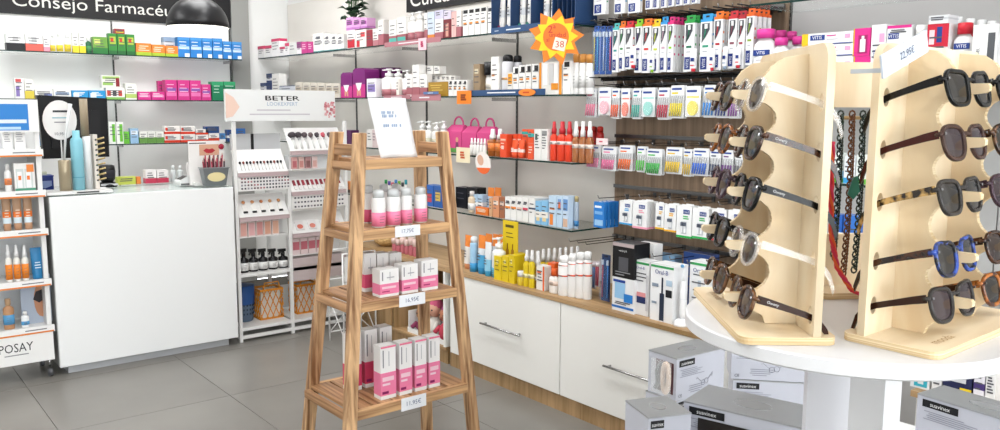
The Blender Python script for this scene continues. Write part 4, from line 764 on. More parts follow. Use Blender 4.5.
for x0, x1, yt, yb, c, nm, D in ((222, 300, 122, 273, '3aa0dc', 'sky-edged', 2), (304, 392, 125, 298, 'f0a0b4', 'pink-edged', 3), (444, 497, 135, 302, 'ecb82c', 'narrow amber-edged', 1), (500, 572, 145, 318, 'f0b42c', 'wide amber-edged', 2), (575, 668, 150, 355, '3ab45a', 'green-edged', 2), (672, 772, 165, 362, '34b05a', 'second green-edged', 2), (790, 880, 172, 375, 'd8404a', 'red-edged', 1), (890, 975, 178, 385, '3aa0dc', 'right sky-edged', 1)):
    pack('hd', x0, x1, yt, yb, cr4, '%s brush head pack' % nm, P4, R4_, C4_, c=(c,), depth=D, gap=0.03)
R5_, C5_ = rail(2.1, 3.09, on(690, 246, 'x', XW).z, 'lowest hook rail above the electric toothbrush cartons')
for y in (3.06, 3.0, 2.94, 2.6, 2.5, 2.4, 2.3): hook(R5_, C5_, y, 2.95)
cr5 = (450, 220, 4.776); P5 = 'hanging left of the electric toothbrush cartons'
for k, (x0, x1, c) in enumerate(((636, 655, 'e86a98'), (659, 678, 'f08ab0'), (682, 698, '5a8ac8'), (701, 716, 'c84a60'))):
    ox, oy, f = cr5; X = 3.0; a = on(ox+x0/f, oy+195/f, 'x', X); b = on(ox+x1/f, oy+195/f, 'x', X); bot = on(ox+x0/f, oy+(345-k*9)/f, 'x', X).z; w = a.y-b.y; h = a.z-bot
    ob = MB().box(-w/2, w/2, -.001, .001, 0, h, M('f0e8ec', .3)).build('brush_pack', None, (X, (a.y+b.y)/2, bot), -math.pi/2)
    for u in (-.25, .25): MB().tube([(w*u, -.008, h*.06), (w*u*1.2, -.008, h*.5), (w*u, -.008, h*.8)], w*.16, M(c, .3), 6).lathe([(w*.2, h*.8), (w*.2, h*.93)], 8, M('f6f0f2'), cx=w*u, cy=-.008).build('child_toothbrush', ob)
    reg(ob, ('pink', 'pale pink', 'blue', 'red')[k] + " children's toothbrush pack", P5, x0, 'blister pack')
pack('cl', 726, 768, 165, 388, cr5, 'navy sleeve with red and blue toothbrushes', 'beside the black flosser carton', R5_, C5_, c=('2c3c60', 'd05a50', '3a80c8'), bk=-0.15, hk=False)
# ------------------------------------------------------------------ wall signs, pendant lamp, plant
def split_letters(mb, parent):
    """one object for each letter: connected pieces whose widths overlap belong together"""
    par = list(range(len(mb.v)))
    def fd(i):
        while par[i] != i: par[i] = par[par[i]]; i = par[i]
        return i
    for f in mb.f:
        for q in f[1:]: par[fd(q)] = fd(f[0])
    comp = {}
    for f in mb.f: comp.setdefault(fd(f[0]), []).append(f)
    L = []
    for fs in comp.values():
        xs = [mb.v[i][0] for f in fs for i in f]; L.append([min(xs), max(xs), fs])
    L.sort(key=lambda c: c[0]); out = []
    for c in L:
        if out and c[0] < out[-1][1]-0.3*min(c[1]-c[0], out[-1][1]-out[-1][0]): out[-1][2] = out[-1][2]+c[2]; out[-1][1] = max(out[-1][1], c[1])
        else: out.append(c)
    for a, b, fs in out:
        ids = sorted({i for f in fs for i in f}); mp = {i: k for k, i in enumerate(ids)}
        MB().add([mb.v[i] for i in ids], [tuple(mp[i] for i in f) for f in fs], mb.mats[0]).build('letter', parent)
def wall_sign(text, wall, z0, z1, a0, a1, tx, th, tw, label):
    t = empty('wall_sign', (0, 0, 0), 0, label, 'sign'); BK = M('1b1a1c', .5); WT = M('f2f0ea', .5)
    if wall == 'B':
        t.location = ((a0+a1)/2, YB-0.03, z0); MB().box(-(a1-a0)/2, (a1-a0)/2, -0.012, 0.017, 0, z1-z0, BK).build('sign_board', t)
        ml = MB().text(text, th, (tx-(a0+a1)/2, -0.0135, 0.088), WT, res=4, wfit=tw); split_letters(ml, t)
    else:
        t.location = (XW-0.03, (a0+a1)/2, z0); t.rotation_euler = (0, 0, -math.pi/2); MB().box(-(a1-a0)/2, (a1-a0)/2, -0.012, 0.017, 0, z1-z0, BK).build('sign_board', t)
        ml = MB().text(text, th, ((a0+a1)/2-tx, -0.0135, 0.088), WT, res=4, wfit=tw); split_letters(ml, t)
wall_sign('Consejo Farmacéutico', 'B', 2.247, 2.52, 0.75, 2.797, 1.845, 0.122, 1.40, 'long black sign with white lettering above the counter shelves')
wall_sign('Cuidado facial', 'R', 2.243, 2.5, 3.2, 5.155, 4.52, 0.112, 1.16, 'black sign with white lettering above the right wall shelves')
lp = on(198, 28, 'y', 5.6)
lm = empty('pendant_lamp', (lp.x, 5.6, lp.z), 0, 'black dome pendant lamp with white inside over the counter', 'pendant lamp'); R = 0.198
MB().lathe([(R*math.cos(a), 0.005+0.2*math.sin(a)) for a in [k*math.pi/2/9 for k in range(9)]] + [(0.02, 0.206)], 32, M('1d1d1f', .35)).build('shade', lm)
MB().lathe([((R-0.004)*math.cos(a), -0.001+0.19*math.sin(a)*0.4) for a in [k*math.pi/2/6 for k in range(6)]], 32, M('fdfaf2', .5, emit=1.2)).build('lit_diffuser', lm)
MB().lathe([(0.03, 0.204), (0.03, 0.24), (0.008, 0.25)], 16, M_BLACK).build('cap', lm); MB().tube([(0, 0, 0.245), (0, 0, CEIL-lp.z)], 0.004, M_BLACK, 6).build('cable', lm)
pp = on(360, 40, 'x', 3.22)
pl = empty('potted_plant', (3.165, pp.y, ZR[0]), 0, 'dark green leafy plant in a glass vase on top right shelf', 'plant')
MB().lathe([(0.04, 0.0), (0.05, 0.02), (0.05, 0.15), (0.035, 0.19), (0.042, 0.21)], 16, M_CLEAR).build('vase', pl)
rnd = random.Random(3)
for k in range(34):
    a = rnd.uniform(0, 6.28); h = rnd.uniform(0.22, 0.46); rr = rnd.uniform(0.02, 0.05); top = Vector((rr*math.cos(a), rr*math.sin(a), h))
    st = MB().tube([(0, 0, 0.02), (top.x*0.3, top.y*0.3, 0.24), top], 0.003, M('3a5a34', .6), 5)
    st.build('stem', pl)
    d = Vector((math.cos(a), math.sin(a), 0.5)).normalized(); s = d.cross(Vector((0, 0, 1))).normalized(); L = 0.095
    P = [top, top+d*L*.35+s*.03, top+d*L*.7+s*.026-Vector((0, 0, .01)), top+d*L-Vector((0, 0, .03)), top+d*L*.7-s*.026-Vector((0, 0, .01)), top+d*L*.35-s*.03]; c = top+d*L*.5+Vector((0, 0, .012))
    MB().add(P+[c], [(i, (i+1) % 6, 6) for i in range(6)], M(('2c4a30', '36583a', '24402a')[k % 3], .5), True).build('leaf', pl)

# ------------------------------------------------------------------ counter and what stands on it
ct = empty('sales_counter', (1.487, 5.232, 0), 0, 'plain white sales counter with glass top', 'counter'); CW = 0.532
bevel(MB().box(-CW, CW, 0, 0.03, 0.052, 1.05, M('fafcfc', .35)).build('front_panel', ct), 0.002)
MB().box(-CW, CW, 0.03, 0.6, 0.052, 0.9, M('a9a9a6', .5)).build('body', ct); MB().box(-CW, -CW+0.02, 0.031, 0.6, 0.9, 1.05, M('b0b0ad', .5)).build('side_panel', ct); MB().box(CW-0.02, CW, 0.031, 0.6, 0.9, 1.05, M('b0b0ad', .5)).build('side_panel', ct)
MB().box(-CW+0.05, CW-0.05, 0.045, 0.58, 0, 0.052, M('c9ccd0', .4)).build('plinth', ct)
MB().box(-CW+.02, CW-.02, 0.031, 0.6, 1.035, 1.045, M('dde4e2', .5)).build('inner_top', ct); MB().box(-CW, CW, 0.0, 0.62, 1.0505, 1.058, M_GLASS).build('glass_top', ct)
TZ = 1.0585
mn = empty('computer_monitor', (1.27, 6.0, TZ-0.16), 0.06, 'black computer monitor seen from behind on the counter', 'monitor')
MB().prism([(-0.2, .33), (.2, .33), (.205, .72), (-.215, .735)], lambda a, b, t: (a, -.02+.04*t, b), M('121214', .3)).build('back_case', mn)
MB().prism([(-.15, .4), (.15, .4), (.15, .64), (-.15, .64)], lambda a, b, t: (a, -.04+.02*t, b), M('1a1a1c', .4)).text('Lenovo', .014, (-.12, -.0405, .685), M('9a9a9c')).build('rear_bulge', mn)
MB().box(-.03, .03, -.01, .02, .0, .4, M_BLACK).build('neck', mn); MB().box(-.11, .11, -.07, .1, -.012, .0, M_BLACK).build('foot', mn)
# work desk behind the counter that carries the monitor
dk = empty('work_desk', (1.5, 6.05, 0), 0, 'white work desk behind the counter', 'desk')
MB().box(-.6, .6, -.18, .3, .86, .885, M_WHITE).build('desktop', dk)
for x in (-.58, .58): MB().box(x-.015, x+.015, -.16, .28, 0, .86, M_WHITE).build('leg_panel', dk)
ms = empty('mascara_display', (1.125, 5.36, TZ), 0, 'oversized mascara advertising display with round sign on the counter', 'display')
MB().box(-.175, .175, -.1, .09, 0, .016, M('f0f0ee', .4)).box(-.02, .1, -.1008, -.1, .004, .012, M('3a3a3c')).build('base_board', ms)
MB().lathe([(.034, .0165), (.034, .19), (.03, .195)], 24, M('b5a78c', .3, .4), cx=-.06, cy=-.02).build('giant_mascara_cap', ms)
MB().tube([(-.06, -.02, .19), (-.045, -.02, .34), (-.01, -.02, .52)], .007, M('dfe2e2', .3), 8, rads=[.006, .007, .011]).build('giant_wand', ms)
MB().lathe([(.034, .0165), (.034, .30), (.031, .31), (.031, .315), (.02, .325), (.02, .365)], 24, M('8fd0e0', .25), cx=.012, cy=-.01).lathe([(.0345, .09), (.0345, .093)], 24, M('4aa0bc'), cx=.012, cy=-.01).build('giant_blue_tube', ms)
MB().lathe([(.024, .0165), (.024, .33)], 20, M('e8eaea', .2), cx=.074, cy=.02).lathe([(.022, .33), (.022, .55)], 20, M('9a8c74', .4), cx=.068, cy=.02).build('giant_clear_tube', ms)
MB().prism([(-.06+.09*math.cos(k*math.pi/14), .425+.115*math.sin(k*math.pi/14)) for k in range(28)], lambda a, b, t: (a, .03+.004*t, b), M('f4f2f0', .5), M('c8a08a')).box(-.095, -.01, .0285, .03, .47, .482, M('3a3a40')).box(-.1, -.02, .0285, .03, .435, .442, M('9ac0cc')).box(-.09, -.03, .0285, .03, .41, .416, M('8a8a90')).text('10,95€', .02, (-.06, .0282, .345), M('4a4a50')).build('round_sign', ms)
MB().tube([(-.06, .032, .016), (-.06, .032, .315)], .004, M('d8d8d6'), 6).build('sign_stem', ms)
bx = MB().box(.101, .124, -.02, .06, .0165, .34, M('e6ded4', .4)); bx.build('tester_holder', ms)
for k in range(9):
    z = .07+.03*k; MB().tube([(.119, -.02, z), (.155, -.045, z+.012)], .0055, M('c8b07a', .3, .3), 6).tube([(.107, -.012, z-.004), (.12, -.021, z)], .006, M('2a5a50' if k % 2 else '2a2a40', .3), 6).build('tester_tube', ms)
def on_top(px, py, y=None):
    return on(px, py, 'z', TZ) if y is None else on(px, py, 'y', y)
p = on(49, 187, 'y', 5.62); cu = empty('cup', (0.995, 5.62, TZ), 0, 'dark blue cup beside the mascara display', 'cup')
MB().box(-.05, .05, -.05, .05, 0, .085, M('1c2f78', .35)).prism([(-.04, .03), (.0, .015), (.04, .03), (.04, .06), (-.04, .06)], lambda a, b, t: (a, -.0505-.001*t, b), M('8a9ac8')).build('cup_body', cu); MB().box(-.053, .053, -.053, .053, .085, .092, M('24388a', .3)).build('rim', cu)
p = on(106, 182, 'y', 5.62); sc = empty('barcode_scanner', (1.36, 5.62, TZ), 0, 'black barcode scanner standing on the counter', 'scanner')
MB().lathe([(.055, 0), (.058, .01), (.045, .03), (.02, .035)], 20, M_BLK2).build('foot', sc); MB().lathe([(.035, .034), (.046, .05), (.05, .1), (.044, .135), (.03, .14)], 20, M_BLACK, sy=.8).build('head', sc); MB().box(-.035, .035, -.043, -.041, .06, .11, M('2c2c34', .1)).build('scan_window', sc); MB().box(-.05, .05, -.05, -.048, .012, .024, M('d8d8da')).build('label_strip', sc)
cs = Row('B', 5.62, TZ, 'on the counter', (30, 90, 3.91))
for x0, x1, y in ((14, 38, 322), (40, 66, 320)): cs('c', x0, x1, y, 'lime and white small carton', 'dfe2c4', b=[(0, .4, 'a8bc3c')])
cl = Row('B', 5.72, TZ, 'low on counter back', (0, 90, 3.98))
cl('c', 465, 540, 345, 'flat lime packet', 'c8d05a', d=.05, n=2); cl('c', 542, 560, 345, 'small orange packet', 'e8883c', d=.04, lines=0)
for x0, x1 in ((578, 622), (624, 670)): cl('c', x0, x1, 318, 'white and crimson carton', 'f0eae8', b=[(0, .38, 'c83c58')], d=.06)
cl('c', 748, 772, 290, 'tall white and crimson carton', 'f0eae8', b=[(0, .3, 'c83c58')], d=.04)
for x0, x1 in ((680, 704), (708, 732)): cl('bt', x0, x1, 302, 'small clear bottle', 'd8dcdc', cap='eceeee', b=(), bk=.03)
ct2 = empty('card_terminal', (1.832, 5.5, TZ), .15, 'white card payment terminal on the counter', 'card terminal')
bevel(MB().prism([(-.085, 0), (.085, 0), (.085, .04), (-.02, .06), (-.085, .03)], lambda a, b, t: (a, -.04+.08*t, b), M('e8e9e8', .35)).build('body', ct2), .006, 2); MB().prism([(-.075, .036), (-.03, .058), (-.03, .0595), (-.075, .0375)], lambda a, b, t: (a, -.03+.06*t, b), M('2c2e30', .2)).build('keypad', ct2); MB().box(-.08, .08, -.045, -.041, .0, .012, M('6a6c6c')).build('base_strip', ct2)
# tin of lip pencils and lip poster
tn = empty('zinc_planter', (1.935, 5.33, TZ), 0, 'grey zinc pot with cream oval label on the counter', 'pot')
MB().prism([(-.065, 0), (.065, 0), (.083, .112), (-.083, .112)], lambda a, b, t: (a, (-.04+.08*t)*(.8+b*2), b), M('83898c', .35, .6)).build('pot_body', tn)
MB().prism([(.058*math.cos(k*math.pi/10), .058+.03*math.sin(k*math.pi/10)) for k in range(20)], lambda a, b, t: (a, -.0405-.002*t, b), M('e6d8a4', .5)).build('oval_label', tn); MB().box(-.087, .087, -.045, .045, .112, .118, M('94999b', .35, .6)).build('rim', tn)
for k in range(16):
    x = -.07+.0092*k; h = .155+.02*((k*7) % 3); ob = MB().tube([(x*.85, .0, .02), (x+.004*((k % 3)-1), .0, h)], .0048, M(('8a2a3c', '5a2030', 'b0485a', '3c1a22')[k % 4], .4), 6).build('lip_pencil', None, (1.935, 5.33+.014*((k % 3)-1), TZ+.001))
    MB().lathe([(.005, 0), (.0015, .014)], 6, M('d8b0a0')).build('tip', ob, (x+.004*((k % 3)-1), 0, h)); reg(ob, 'lip pencil', 'in zinc pot on counter', x, 'pencil')
po = empty('lip_poster', (1.925, 5.43, TZ), 0, 'white card with red lips photo behind the zinc pot', 'display card')
MB().box(-.115, .125, 0, .004, 0, .285, M('f2efec', .4)).build('card', po); MB().box(-.11, -.0, -.001, 0, .268, .274, M('2a2a2c')).build('print', po)
MB().box(-.045, .085, -.0008, 0, .19, .262, M('d9a88c')).prism([(-.02, .222), (.0, .236), (.02, .231), (.04, .236), (.06, .222), (.04, .207), (.02, .203), (.0, .207)], lambda a, b, t: (a, -.0012-.0006*t, b), M('b8323c', .3)).build('lips_photo', po)
MB().lathe([(.019, 0), (.019, .002)], 18, M('b02c44')).build('seal', po).matrix_local = Matrix.Translation((.1, -.001, .245)) @ Matrix.Rotation(math.pi/2, 4, 'X')
MB().box(-.1, .02, -.06, 0, 0, .018, M('eceae6', .4)).build('foot_tray', po)

# ------------------------------------------------------------------ rolling sun care stand at the far left
SY = 5.25; sx1 = .93; sx0 = .33; sm = (sx0+sx1)/2; sw = (sx1-sx0)/2
ls = empty('rolling_display_stand', (sm, SY, 0), 0, 'white rolling sun care display stand left of the counter', 'display stand')
LV = [on(30, q, 'y', SY).z for q in (150, 191, 230, 281, 328)]
for x in (-sw+.012, sw-.012): MB().box(x-.012, x+.012, .01, .3, .11, 1.6, M_METALW).build('side_panel', ls)
MB().box(-sw+.024, sw-.024, .28, .3, .11, 1.6, M('e6e8ea', .4)).build('back_panel', ls)
hb_ = MB().box(-sw, sw, -.012, .0, .11, LV[4], M_WHITE); hb_.text('LA ROCHE-POSAY', .05, (-.035, -.0126, .21), M('2a2a2e'), wmax=.46).box(.05, .17, -.0126, -.012, .165, .171, M('9a9a9c')).box(.012, .024, -.0134, -.0128, .19, .255, M('eba42c')).build('base_front', ls)
for z in LV[:5]:
    MB().box(-sw+.024, sw-.024, 0, .28, z-.012, z, M_METALW).build('shelf_board', ls); MB().box(-sw, sw+.01, -.014, -.001, z-.035, z+.004, M_WHITE).box(-sw, sw+.005, -.0146, -.014, z-.035, z-.026, M('eb8a3c')).box(sw-.14, sw-.03, -.0146, -.014, z-.016, z-.01, M('77777c')).build('shelf_strip', ls)
MB().box(-sw, sw, -.002, .012, 1.42, 1.6, M_WHITE).build('header', ls); MB().box(-sw+.02, sw-.05, -.004, -.002, LV[0]+.11, 1.575, M('2a84d4', .4)).box(sw-.2, sw-.06, -.0046, -.004, 1.47, 1.49, M('e4f0fa')).box(sw-.2, sw-.09, -.0046, -.004, 1.435, 1.45, M('bcdcf4')).build('blue_poster', ls)
for x in (-sw+.04, sw-.02):
    for y in (.03, .27):
        c = MB().tube([(x, y, .112), (x, y, .06)], .008, M_CHROME, 6).lathe([(.022, 0), (.024, .004), (.024, .018), (.022, .022)], 14, M('55565a', .4), smooth=False).build('caster', ls)
        v = c.data.vertices
        for i in range(12, len(v)): q = v[i].co.copy(); v[i].co = (x-.011+q.z, y+q.x, .026+q.y)
lr = Row('B', SY+.02, LV[0], 'on sun care stand', (0, 90, 3.91))
for x0, x1 in ((8, 44), (52, 96)): lr('c', x0, x1, 148, 'white carton with orange square', 'f3f2f0', k=[(.35, .8, .65, .98, 'ee7a2c')], ink='aaaaac', n=5, place='top of sun care stand')
lr.z = LV[1]
lr('c', 52, 134, 286, 'white window carton with two bottles and orange seal', 'f2f1ee', k=[(.08, .08, .45, .8, 'd4dcda'), (.5, .08, .88, .8, 'd4dcda'), (.14, .12, .36, .7, 'f6f6f6'), (.56, .12, .8, .7, 'f6f6f6'), (.18, .4, .32, .55, 'ee7a2c'), (.6, .4, .74, .55, 'ee7a2c'), (.6, .68, .95, .95, 'f08a3c'), (0, 0, 1, .1, '4a9a7a')], lines=0)
lr('bt', 14, 44, 290, 'white bottle with orange label', 'f3f2f0', b=[(.3, .6, 'ee8a4c')])
lr.z = LV[2]
for x0 in (4, 46, 88): lr('tb', x0, x0+38, 408, 'tan sun cream tube', 'b89272', cap='c89a78', b=[(.1, .45, 'ee7a2c'), (.0, .1, 'd8e8f0')], ink='f2d8c0', ch=.2)
ls4 = Row('B', SY+.02, LV[3], 'on sun care stand', (0, 200, 2.53))
for x0 in (10, 31, 52): ls4('sp', x0, x0+19, 115, 'orange and white sunscreen spray', 'f2efe8', b=[(.1, .7, 'ee8a2c')], body=.68)
ls4('tb', 77, 111, 122, 'blue sun cream tube', '2a7fb4', cap='2f86bc', ink='d8ecf8')
ls4.z = LV[4]
ls4('bt', 6, 36, 252, 'tan and blue bottle', 'c09068', cap='c8a480', b=[(.2, .6, '5aa0d0')]); ls4('bt', 53, 75, 284, 'small white bottle', 'f2f4f4', b=[(.2, .5, '5aa8dc')])
a = on(18, 277, 'y', SY+.1); b = on(52, 325, 'y', SY+.1)
pc = empty('photo_card', ((a.x+b.x)/2+.005, SY+.1, LV[4]), 0, 'photo card of a person in sunglasses on lowest level of sun care stand', 'photo card'); w = (b.x-a.x)/2; h = a.z-LV[4]
MB().box(-w, w, 0, .004, 0, h, M('b9c4d4', .4)).build('card', pc); MB().prism([(w*(.35+.5*math.cos(k*math.pi/8)), h*.48+h*.36*math.sin(k*math.pi/8)) for k in range(16)], lambda a, b, t: (a, -.0006*t-.0004, b), M('c98f6c')).build('printed_face', pc)
MB().prism([(-w*.2, h*.5), (w*.2, h*.42), (w*.85, h*.55), (w*.8, h*.72), (0, h*.66)], lambda a, b, t: (a, -.0012-.0006*t, b), M('2a2426')).prism([(0, h*.8), (w*.9, h*.9), (w*.9, h), (0, h)], lambda a, b, t: (a, -.0012-.0006*t, b), M('5a4434')).build('printed_glasses', pc)
# ------------------------------------------------------------------ makeup stand
BY = 5.27; bx0, bxm, bx1 = 2.055, 2.425, 2.86
bs = empty('makeup_stand', ((bx0+bx1)/2, BY, 0), 0, 'white metal makeup display stand with wide header beside the counter', 'display stand'); bm = (bx0+bx1)/2
def X(v): return v-bm
for x in (bx0, bxm, bx1):
    for y in (.0, .36): MB().box(X(x)-.011, X(x)+.011, y, y+.022, 0, (1.47 if x != bxm else 1.05) if y == 0 else 1.0, M_METALW).build('post', bs)
for z in (.02, .075, .44):
    for (a, b) in ((bx0, bxm), (bxm, bx1)):
        MB().box(X(a)+.011, X(b)-.011, .0, .02, z, z+.022, M_METALW).build('rail', bs); MB().box(X(a)+.011, X(b)-.011, .36, .38, z, z+.022, M_METALW).build('rail', bs)
for x in (bx0, bxm, bx1):
    for z in (.02, .44, 1.02): MB().box(X(x)-.01, X(x)+.01, .022, .36, z, z+.02, M_METALW).build('side_rail', bs)
hl = on(224, 89, 'y', BY); hr = on(334, 92, 'y', BY); hz = on(280, 121, 'y', BY).z; hw = (hr.x-hl.x)
hd = MB().box(X(hl.x), X(hr.x), -.012, .01, hz, hl.z, M('eef0ef', .4)).build('header', bs)
hc = X((hl.x+hr.x)/2); hh = hl.z-hz
MB().text('BETER', hh*.14, (hc, -.0126, hz+hh*.74), M('1c1e20'), wfit=hw*.31).text('BETER', hh*.15, (hc+.003, -.0124, hz+hh*.735), M('1c1e20'), wfit=hw*.31).build('brand_lettering', hd); MB().text('LOOKEXPERT', hh*.12, (hc, -.0126, hz+hh*.55), M('9ab0cc'), wmax=hw*.3).build('lettering', hd)
mbp = MB(); lines(mbp, random.Random(2), hc-hw*.3, hc+hw*.3, -.0126, hz+hh*.15, hz+hh*.42, 2, M('c8c4cc'), .004); mbp.build('small_print', hd)
MB().prism([(X(hl.x)+.002, hz+hh*.1), (X(hl.x)+hw*.06, hz+hh*.15), (X(hl.x)+hw*.12, hz+hh*.45), (X(hl.x)+hw*.07, hz+hh*.75), (X(hl.x)+.002, hz+hh*.9)], lambda a, b, t: (a, -.0122-.0006*t, b), M('f0d0c0')).build('powder_print', hd)
rnd = random.Random(5); mbp = MB()
for k in range(26):
    a = X(hr.x)-hw*rnd.uniform(.01, .1); z = hz+hh*rnd.uniform(.12, .62); s = rnd.uniform(.006, .014); mbp.quad([(a-s, -.0125-.0001*k, z-s*.6), (a+s*.7, -.0125-.0001*k, z-s), (min(a+s, X(hr.x)-.001), -.0125-.0001*k, z+s*.7), (a-s*.6, -.0125-.0001*k, z+s)], M(('d89098', 'c87880', 'e4b0b0')[k % 3]))
mbp.build('blush_print', hd)
MAU = M('c2adae', .45); TRW = M('f0efed', .35)
def zr(py, px=265): return on(px, py, 'y', BY).z
def slant(x0, x1, pt, pb, name='tray'):
    """slanted white tray from top pixel row to bottom pixel row, with a mauve lip"""
    z1, z0 = zr(pt, 260 if x0 < bxm-.1 else 320), zr(pb, 260 if x0 < bxm-.1 else 320)
    t = MB().prism([(0, z0), (.012, z0), (.12, z1), (.108, z1)], lambda a, b, q: (X(x0)+.012 + (x1-x0-.024)*q, a-.012, b), TRW).box(X(x0)+.012, X(x1)-.012, -.02, .0, z0-.028, z0-.002, MAU).build(name, bs)
    return z0, z1
def tray_pt(z0, z1, f): return (-.013+.108*f, z0+(z1-z0)*f)
def tray_items(x0, x1, zz, n, build, desc, place, cat, f=.1):
    z0, z1 = zz; sl = math.atan2(z1-z0, .108)
    for k in range(n):
        x = x0+.03+(x1-x0-.06)*(k+.5)/n; y, z = tray_pt(z0, z1, f); ob = build(k); ob.matrix_world = Matrix.Translation((x, BY+y-.004, z)) @ Matrix.Rotation(-(math.pi/2-sl), 4, 'X'); reg(ob, desc, place, x, cat)
def brush(k, L=.085, c='2c2c30', head='4a4448', w=.006):
    o = MB().tube([(0, 0, 0), (0, 0, L*.55)], w*.5, M('d8d8d6', .3), 6).build('makeup_brush'); MB().lathe([(w*.6, L*.55), (w*.6, L*.68)], 8, M('b8b8b8', .3, .8)).build('ferrule', o)
    MB().lathe([(w*.6, L*.68), (w*1.5, L*.85), (w*1.2, L*.97), (w*.3, L)], 10, M(head, .9)).build('bristles', o); return o
MB().box(X(bx0)+.012, X(bxm)-.012, .1, .112, zr(150), zr(134), M('c4c6c8', .35)).box(X(bx0)+.15, X(bx0)+.17, .098, .1, zr(150), zr(134), M_BLACK).build('grey_panel', bs)
zz = slant(bx0, bxm, 150, 172)
tray_items(bx0, bxm, zz, 13, lambda k: brush(k, .07, w=.0055, head=('2a2a2c', '8a4a40', '2c2c30')[k % 3]), 'small applicator', 'on left upper makeup tray', 'applicator')
z1, z0 = zr(176), zr(190)
pm = MB().box(X(bx0)+.012, X(bxm)-.012, -.01, .1, z0, z1, TRW).build('palette_panel', bs); mb = MB()
for i in range(16):
    for j in range(4): x = X(bx0)+.03+.0215*i; z = z0+.012+(z1-z0-.016)*j/3.6; mb.box(x, x+.011, -.0125, -.01, z, z+.011, M(('3a3a48', '8a8a94', '5a4048', 'a86a70', '4a4a58', '2c2c38')[(i//2+j) % 6]))
mb.build('shade_samples', pm, kind='stuff')
zz = slant(bx0, bxm, 195, 216)
def foundation(k):
    o = MB().box(-.014, .014, -.004, .006, 0, .05, M('f4f2ee', .3)).build('concealer_tube'); MB().lathe([(.012, 0), (.012, .004)], 12, M(('d8905c', 'e0a070', 'c87c4c', 'dca878', 'd09060')[k])).build('shade_spot', o).matrix_local = Matrix.Translation((0, -.0045, .068)) @ Matrix.Rotation(math.pi/2, 4, 'X'); MB().box(-.014, .014, -.0045, .0065, -.012, 0, M_BLACK).build('cap', o); return o
tray_items(bx0, bxm, zz, 5, foundation, 'concealer tube with black cap', 'on left makeup tray', 'tube', .25)
z1, z0 = zr(221), zr(236)
MB().box(X(bx0)+.012, X(bxm)-.012, .02, .1, z0-.004, z0, TRW).box(X(bx0)+.012, X(bxm)-.012, .1, .105, z0, z1+.01, TRW).build('blush_shelf', bs)
for k in range(5):
    x = bx0+.05+.056*k; ob = MB().box(-.025, .025, -.02, .03, 0, z1-z0, M('ecdcd8', .3)).box(-.02, .02, -.0206, -.02, .008, z1-z0-.008, M(('e8b0a4', 'e8b4b4', 'dc9c98', 'e0a890', 'e4b49c')[k])).build('blush_compact', None, (x, BY+.045, z0+.0005)); MB().box(-.026, .026, -.021, .031, z1-z0, z1-z0+.004, M_CLEAR).build('lid', ob); reg(ob, 'pink blush compact', 'in left makeup stand column', x, 'compact')
MB().box(X(bx0)+.012, X(bxm)-.012, .022, .36, .458, .462, TRW).build('shelf_board', bs); MB().box(X(bxm)+.012, X(bx1)-.012, .022, .36, .458, .462, TRW).build('shelf_board', bs)
sb = Row('B', BY+.03, .4625, 'on makeup stand shelf', (220, 180, 2.686))
for x0 in (55, 81, 107, 134, 161): sb('tr', x0, x0+25, 186, 'black trigger spray bottle', '1a1a1c')
MB().box(X(bx0)+.012, X(bxm)-.012, .022, .36, .09, .096, TRW).build('shelf_board', bs); MB().box(X(bxm)+.012, X(bx1)-.012, .022, .36, .09, .096, TRW).build('shelf_board', bs)
# right column
zz = slant(bxm, bx1, 128, 150)
tray_items(bxm, bx1, zz, 8, lambda k: brush(k, .125, w=(.02, .018, .015, .012, .012, .011, .01, .01)[k], head=('4a4448', '4a4448', '5a5054', '6a5c5c', '4a4448', 'c8606c', '5a5054', 'c8606c')[k]), 'makeup brush', 'on top right makeup tray', 'makeup brush')
z1, z0 = zr(155, 320), zr(168, 320)
MB().box(X(bxm)+.012, X(bx1)-.012, .02, .1, z0, z1, M('d8dadb', .2)).build('mirror_panel', bs); MB().box(X(bxm)+.012, X(bx1)-.012, -.006, .02, z0-.004, z0, TRW).build('compact_ledge', bs)
for k in range(4): x = bxm+.045+.05*k; ob = MB().box(-.02, .02, -.006, .01, 0, z1-z0-.01, M(('d8a8a4', 'e0c0b8', 'b89090', 'e8d0cc')[k], .3)).box(-.014, .014, -.0066, -.006, .01, (z1-z0)*.6, M(('b86a70', 'c88a84', '8a6060', 'd8a8a0')[k])).build('eyeshadow_compact', None, (x, BY+.008, z0+.0005)); reg(ob, 'eyeshadow compact', 'in right makeup column', x, 'compact')
zz = slant(bxm, bx1, 171, 190)
def lipstick(k):
    o = MB().box(-.008, .008, -.005, .005, .03, .075, M(('9a2c3c', '8a2434', 'a83a48', '7a2430', 'b04a58')[k % 5], .3)).build('lip_gloss'); MB().box(-.0085, .0085, -.0055, .0055, 0, .03, M('f0eeec', .3)).build('cap', o); return o
tray_items(bxm, bx1, zz, 11, lipstick, 'red lip gloss', 'on right makeup tray', 'lip gloss', .1)
z1, z0 = zr(193, 320), zr(207, 320); pm = MB().box(X(bxm)+.012, X(bx1)-.012, -.01, .1, z0, z1, TRW).build('palette_panel', bs); mb = MB()
for i in range(16):
    for j in range(3): x = X(bxm)+.03+.024*i; z = z0+.01+(z1-z0-.014)*j/2.8; mb.box(x, x+.013, -.0125, -.01, z, z+.011, M(('3a3a48', '8a8a94', '5a5058', '6a6a74')[(i+j) % 4]))
mb.build('shade_samples', pm, kind='stuff')
zz = slant(bxm, bx1, 211, 231)
def pot(k):
    o = MB().box(-.03, .03, -.003, .006, 0, .07, M('e8e4e4', .3)).build('powder_compact'); MB().prism([(.022*math.cos(q*math.pi/8), .025+.018*math.sin(q*math.pi/8)) for q in range(16)], lambda a, b, t: (a, -.0035-.001*t, b), M(('d87868', 'd88878', 'c8d8e4', 'e0a898')[k])).build('powder', o); return o
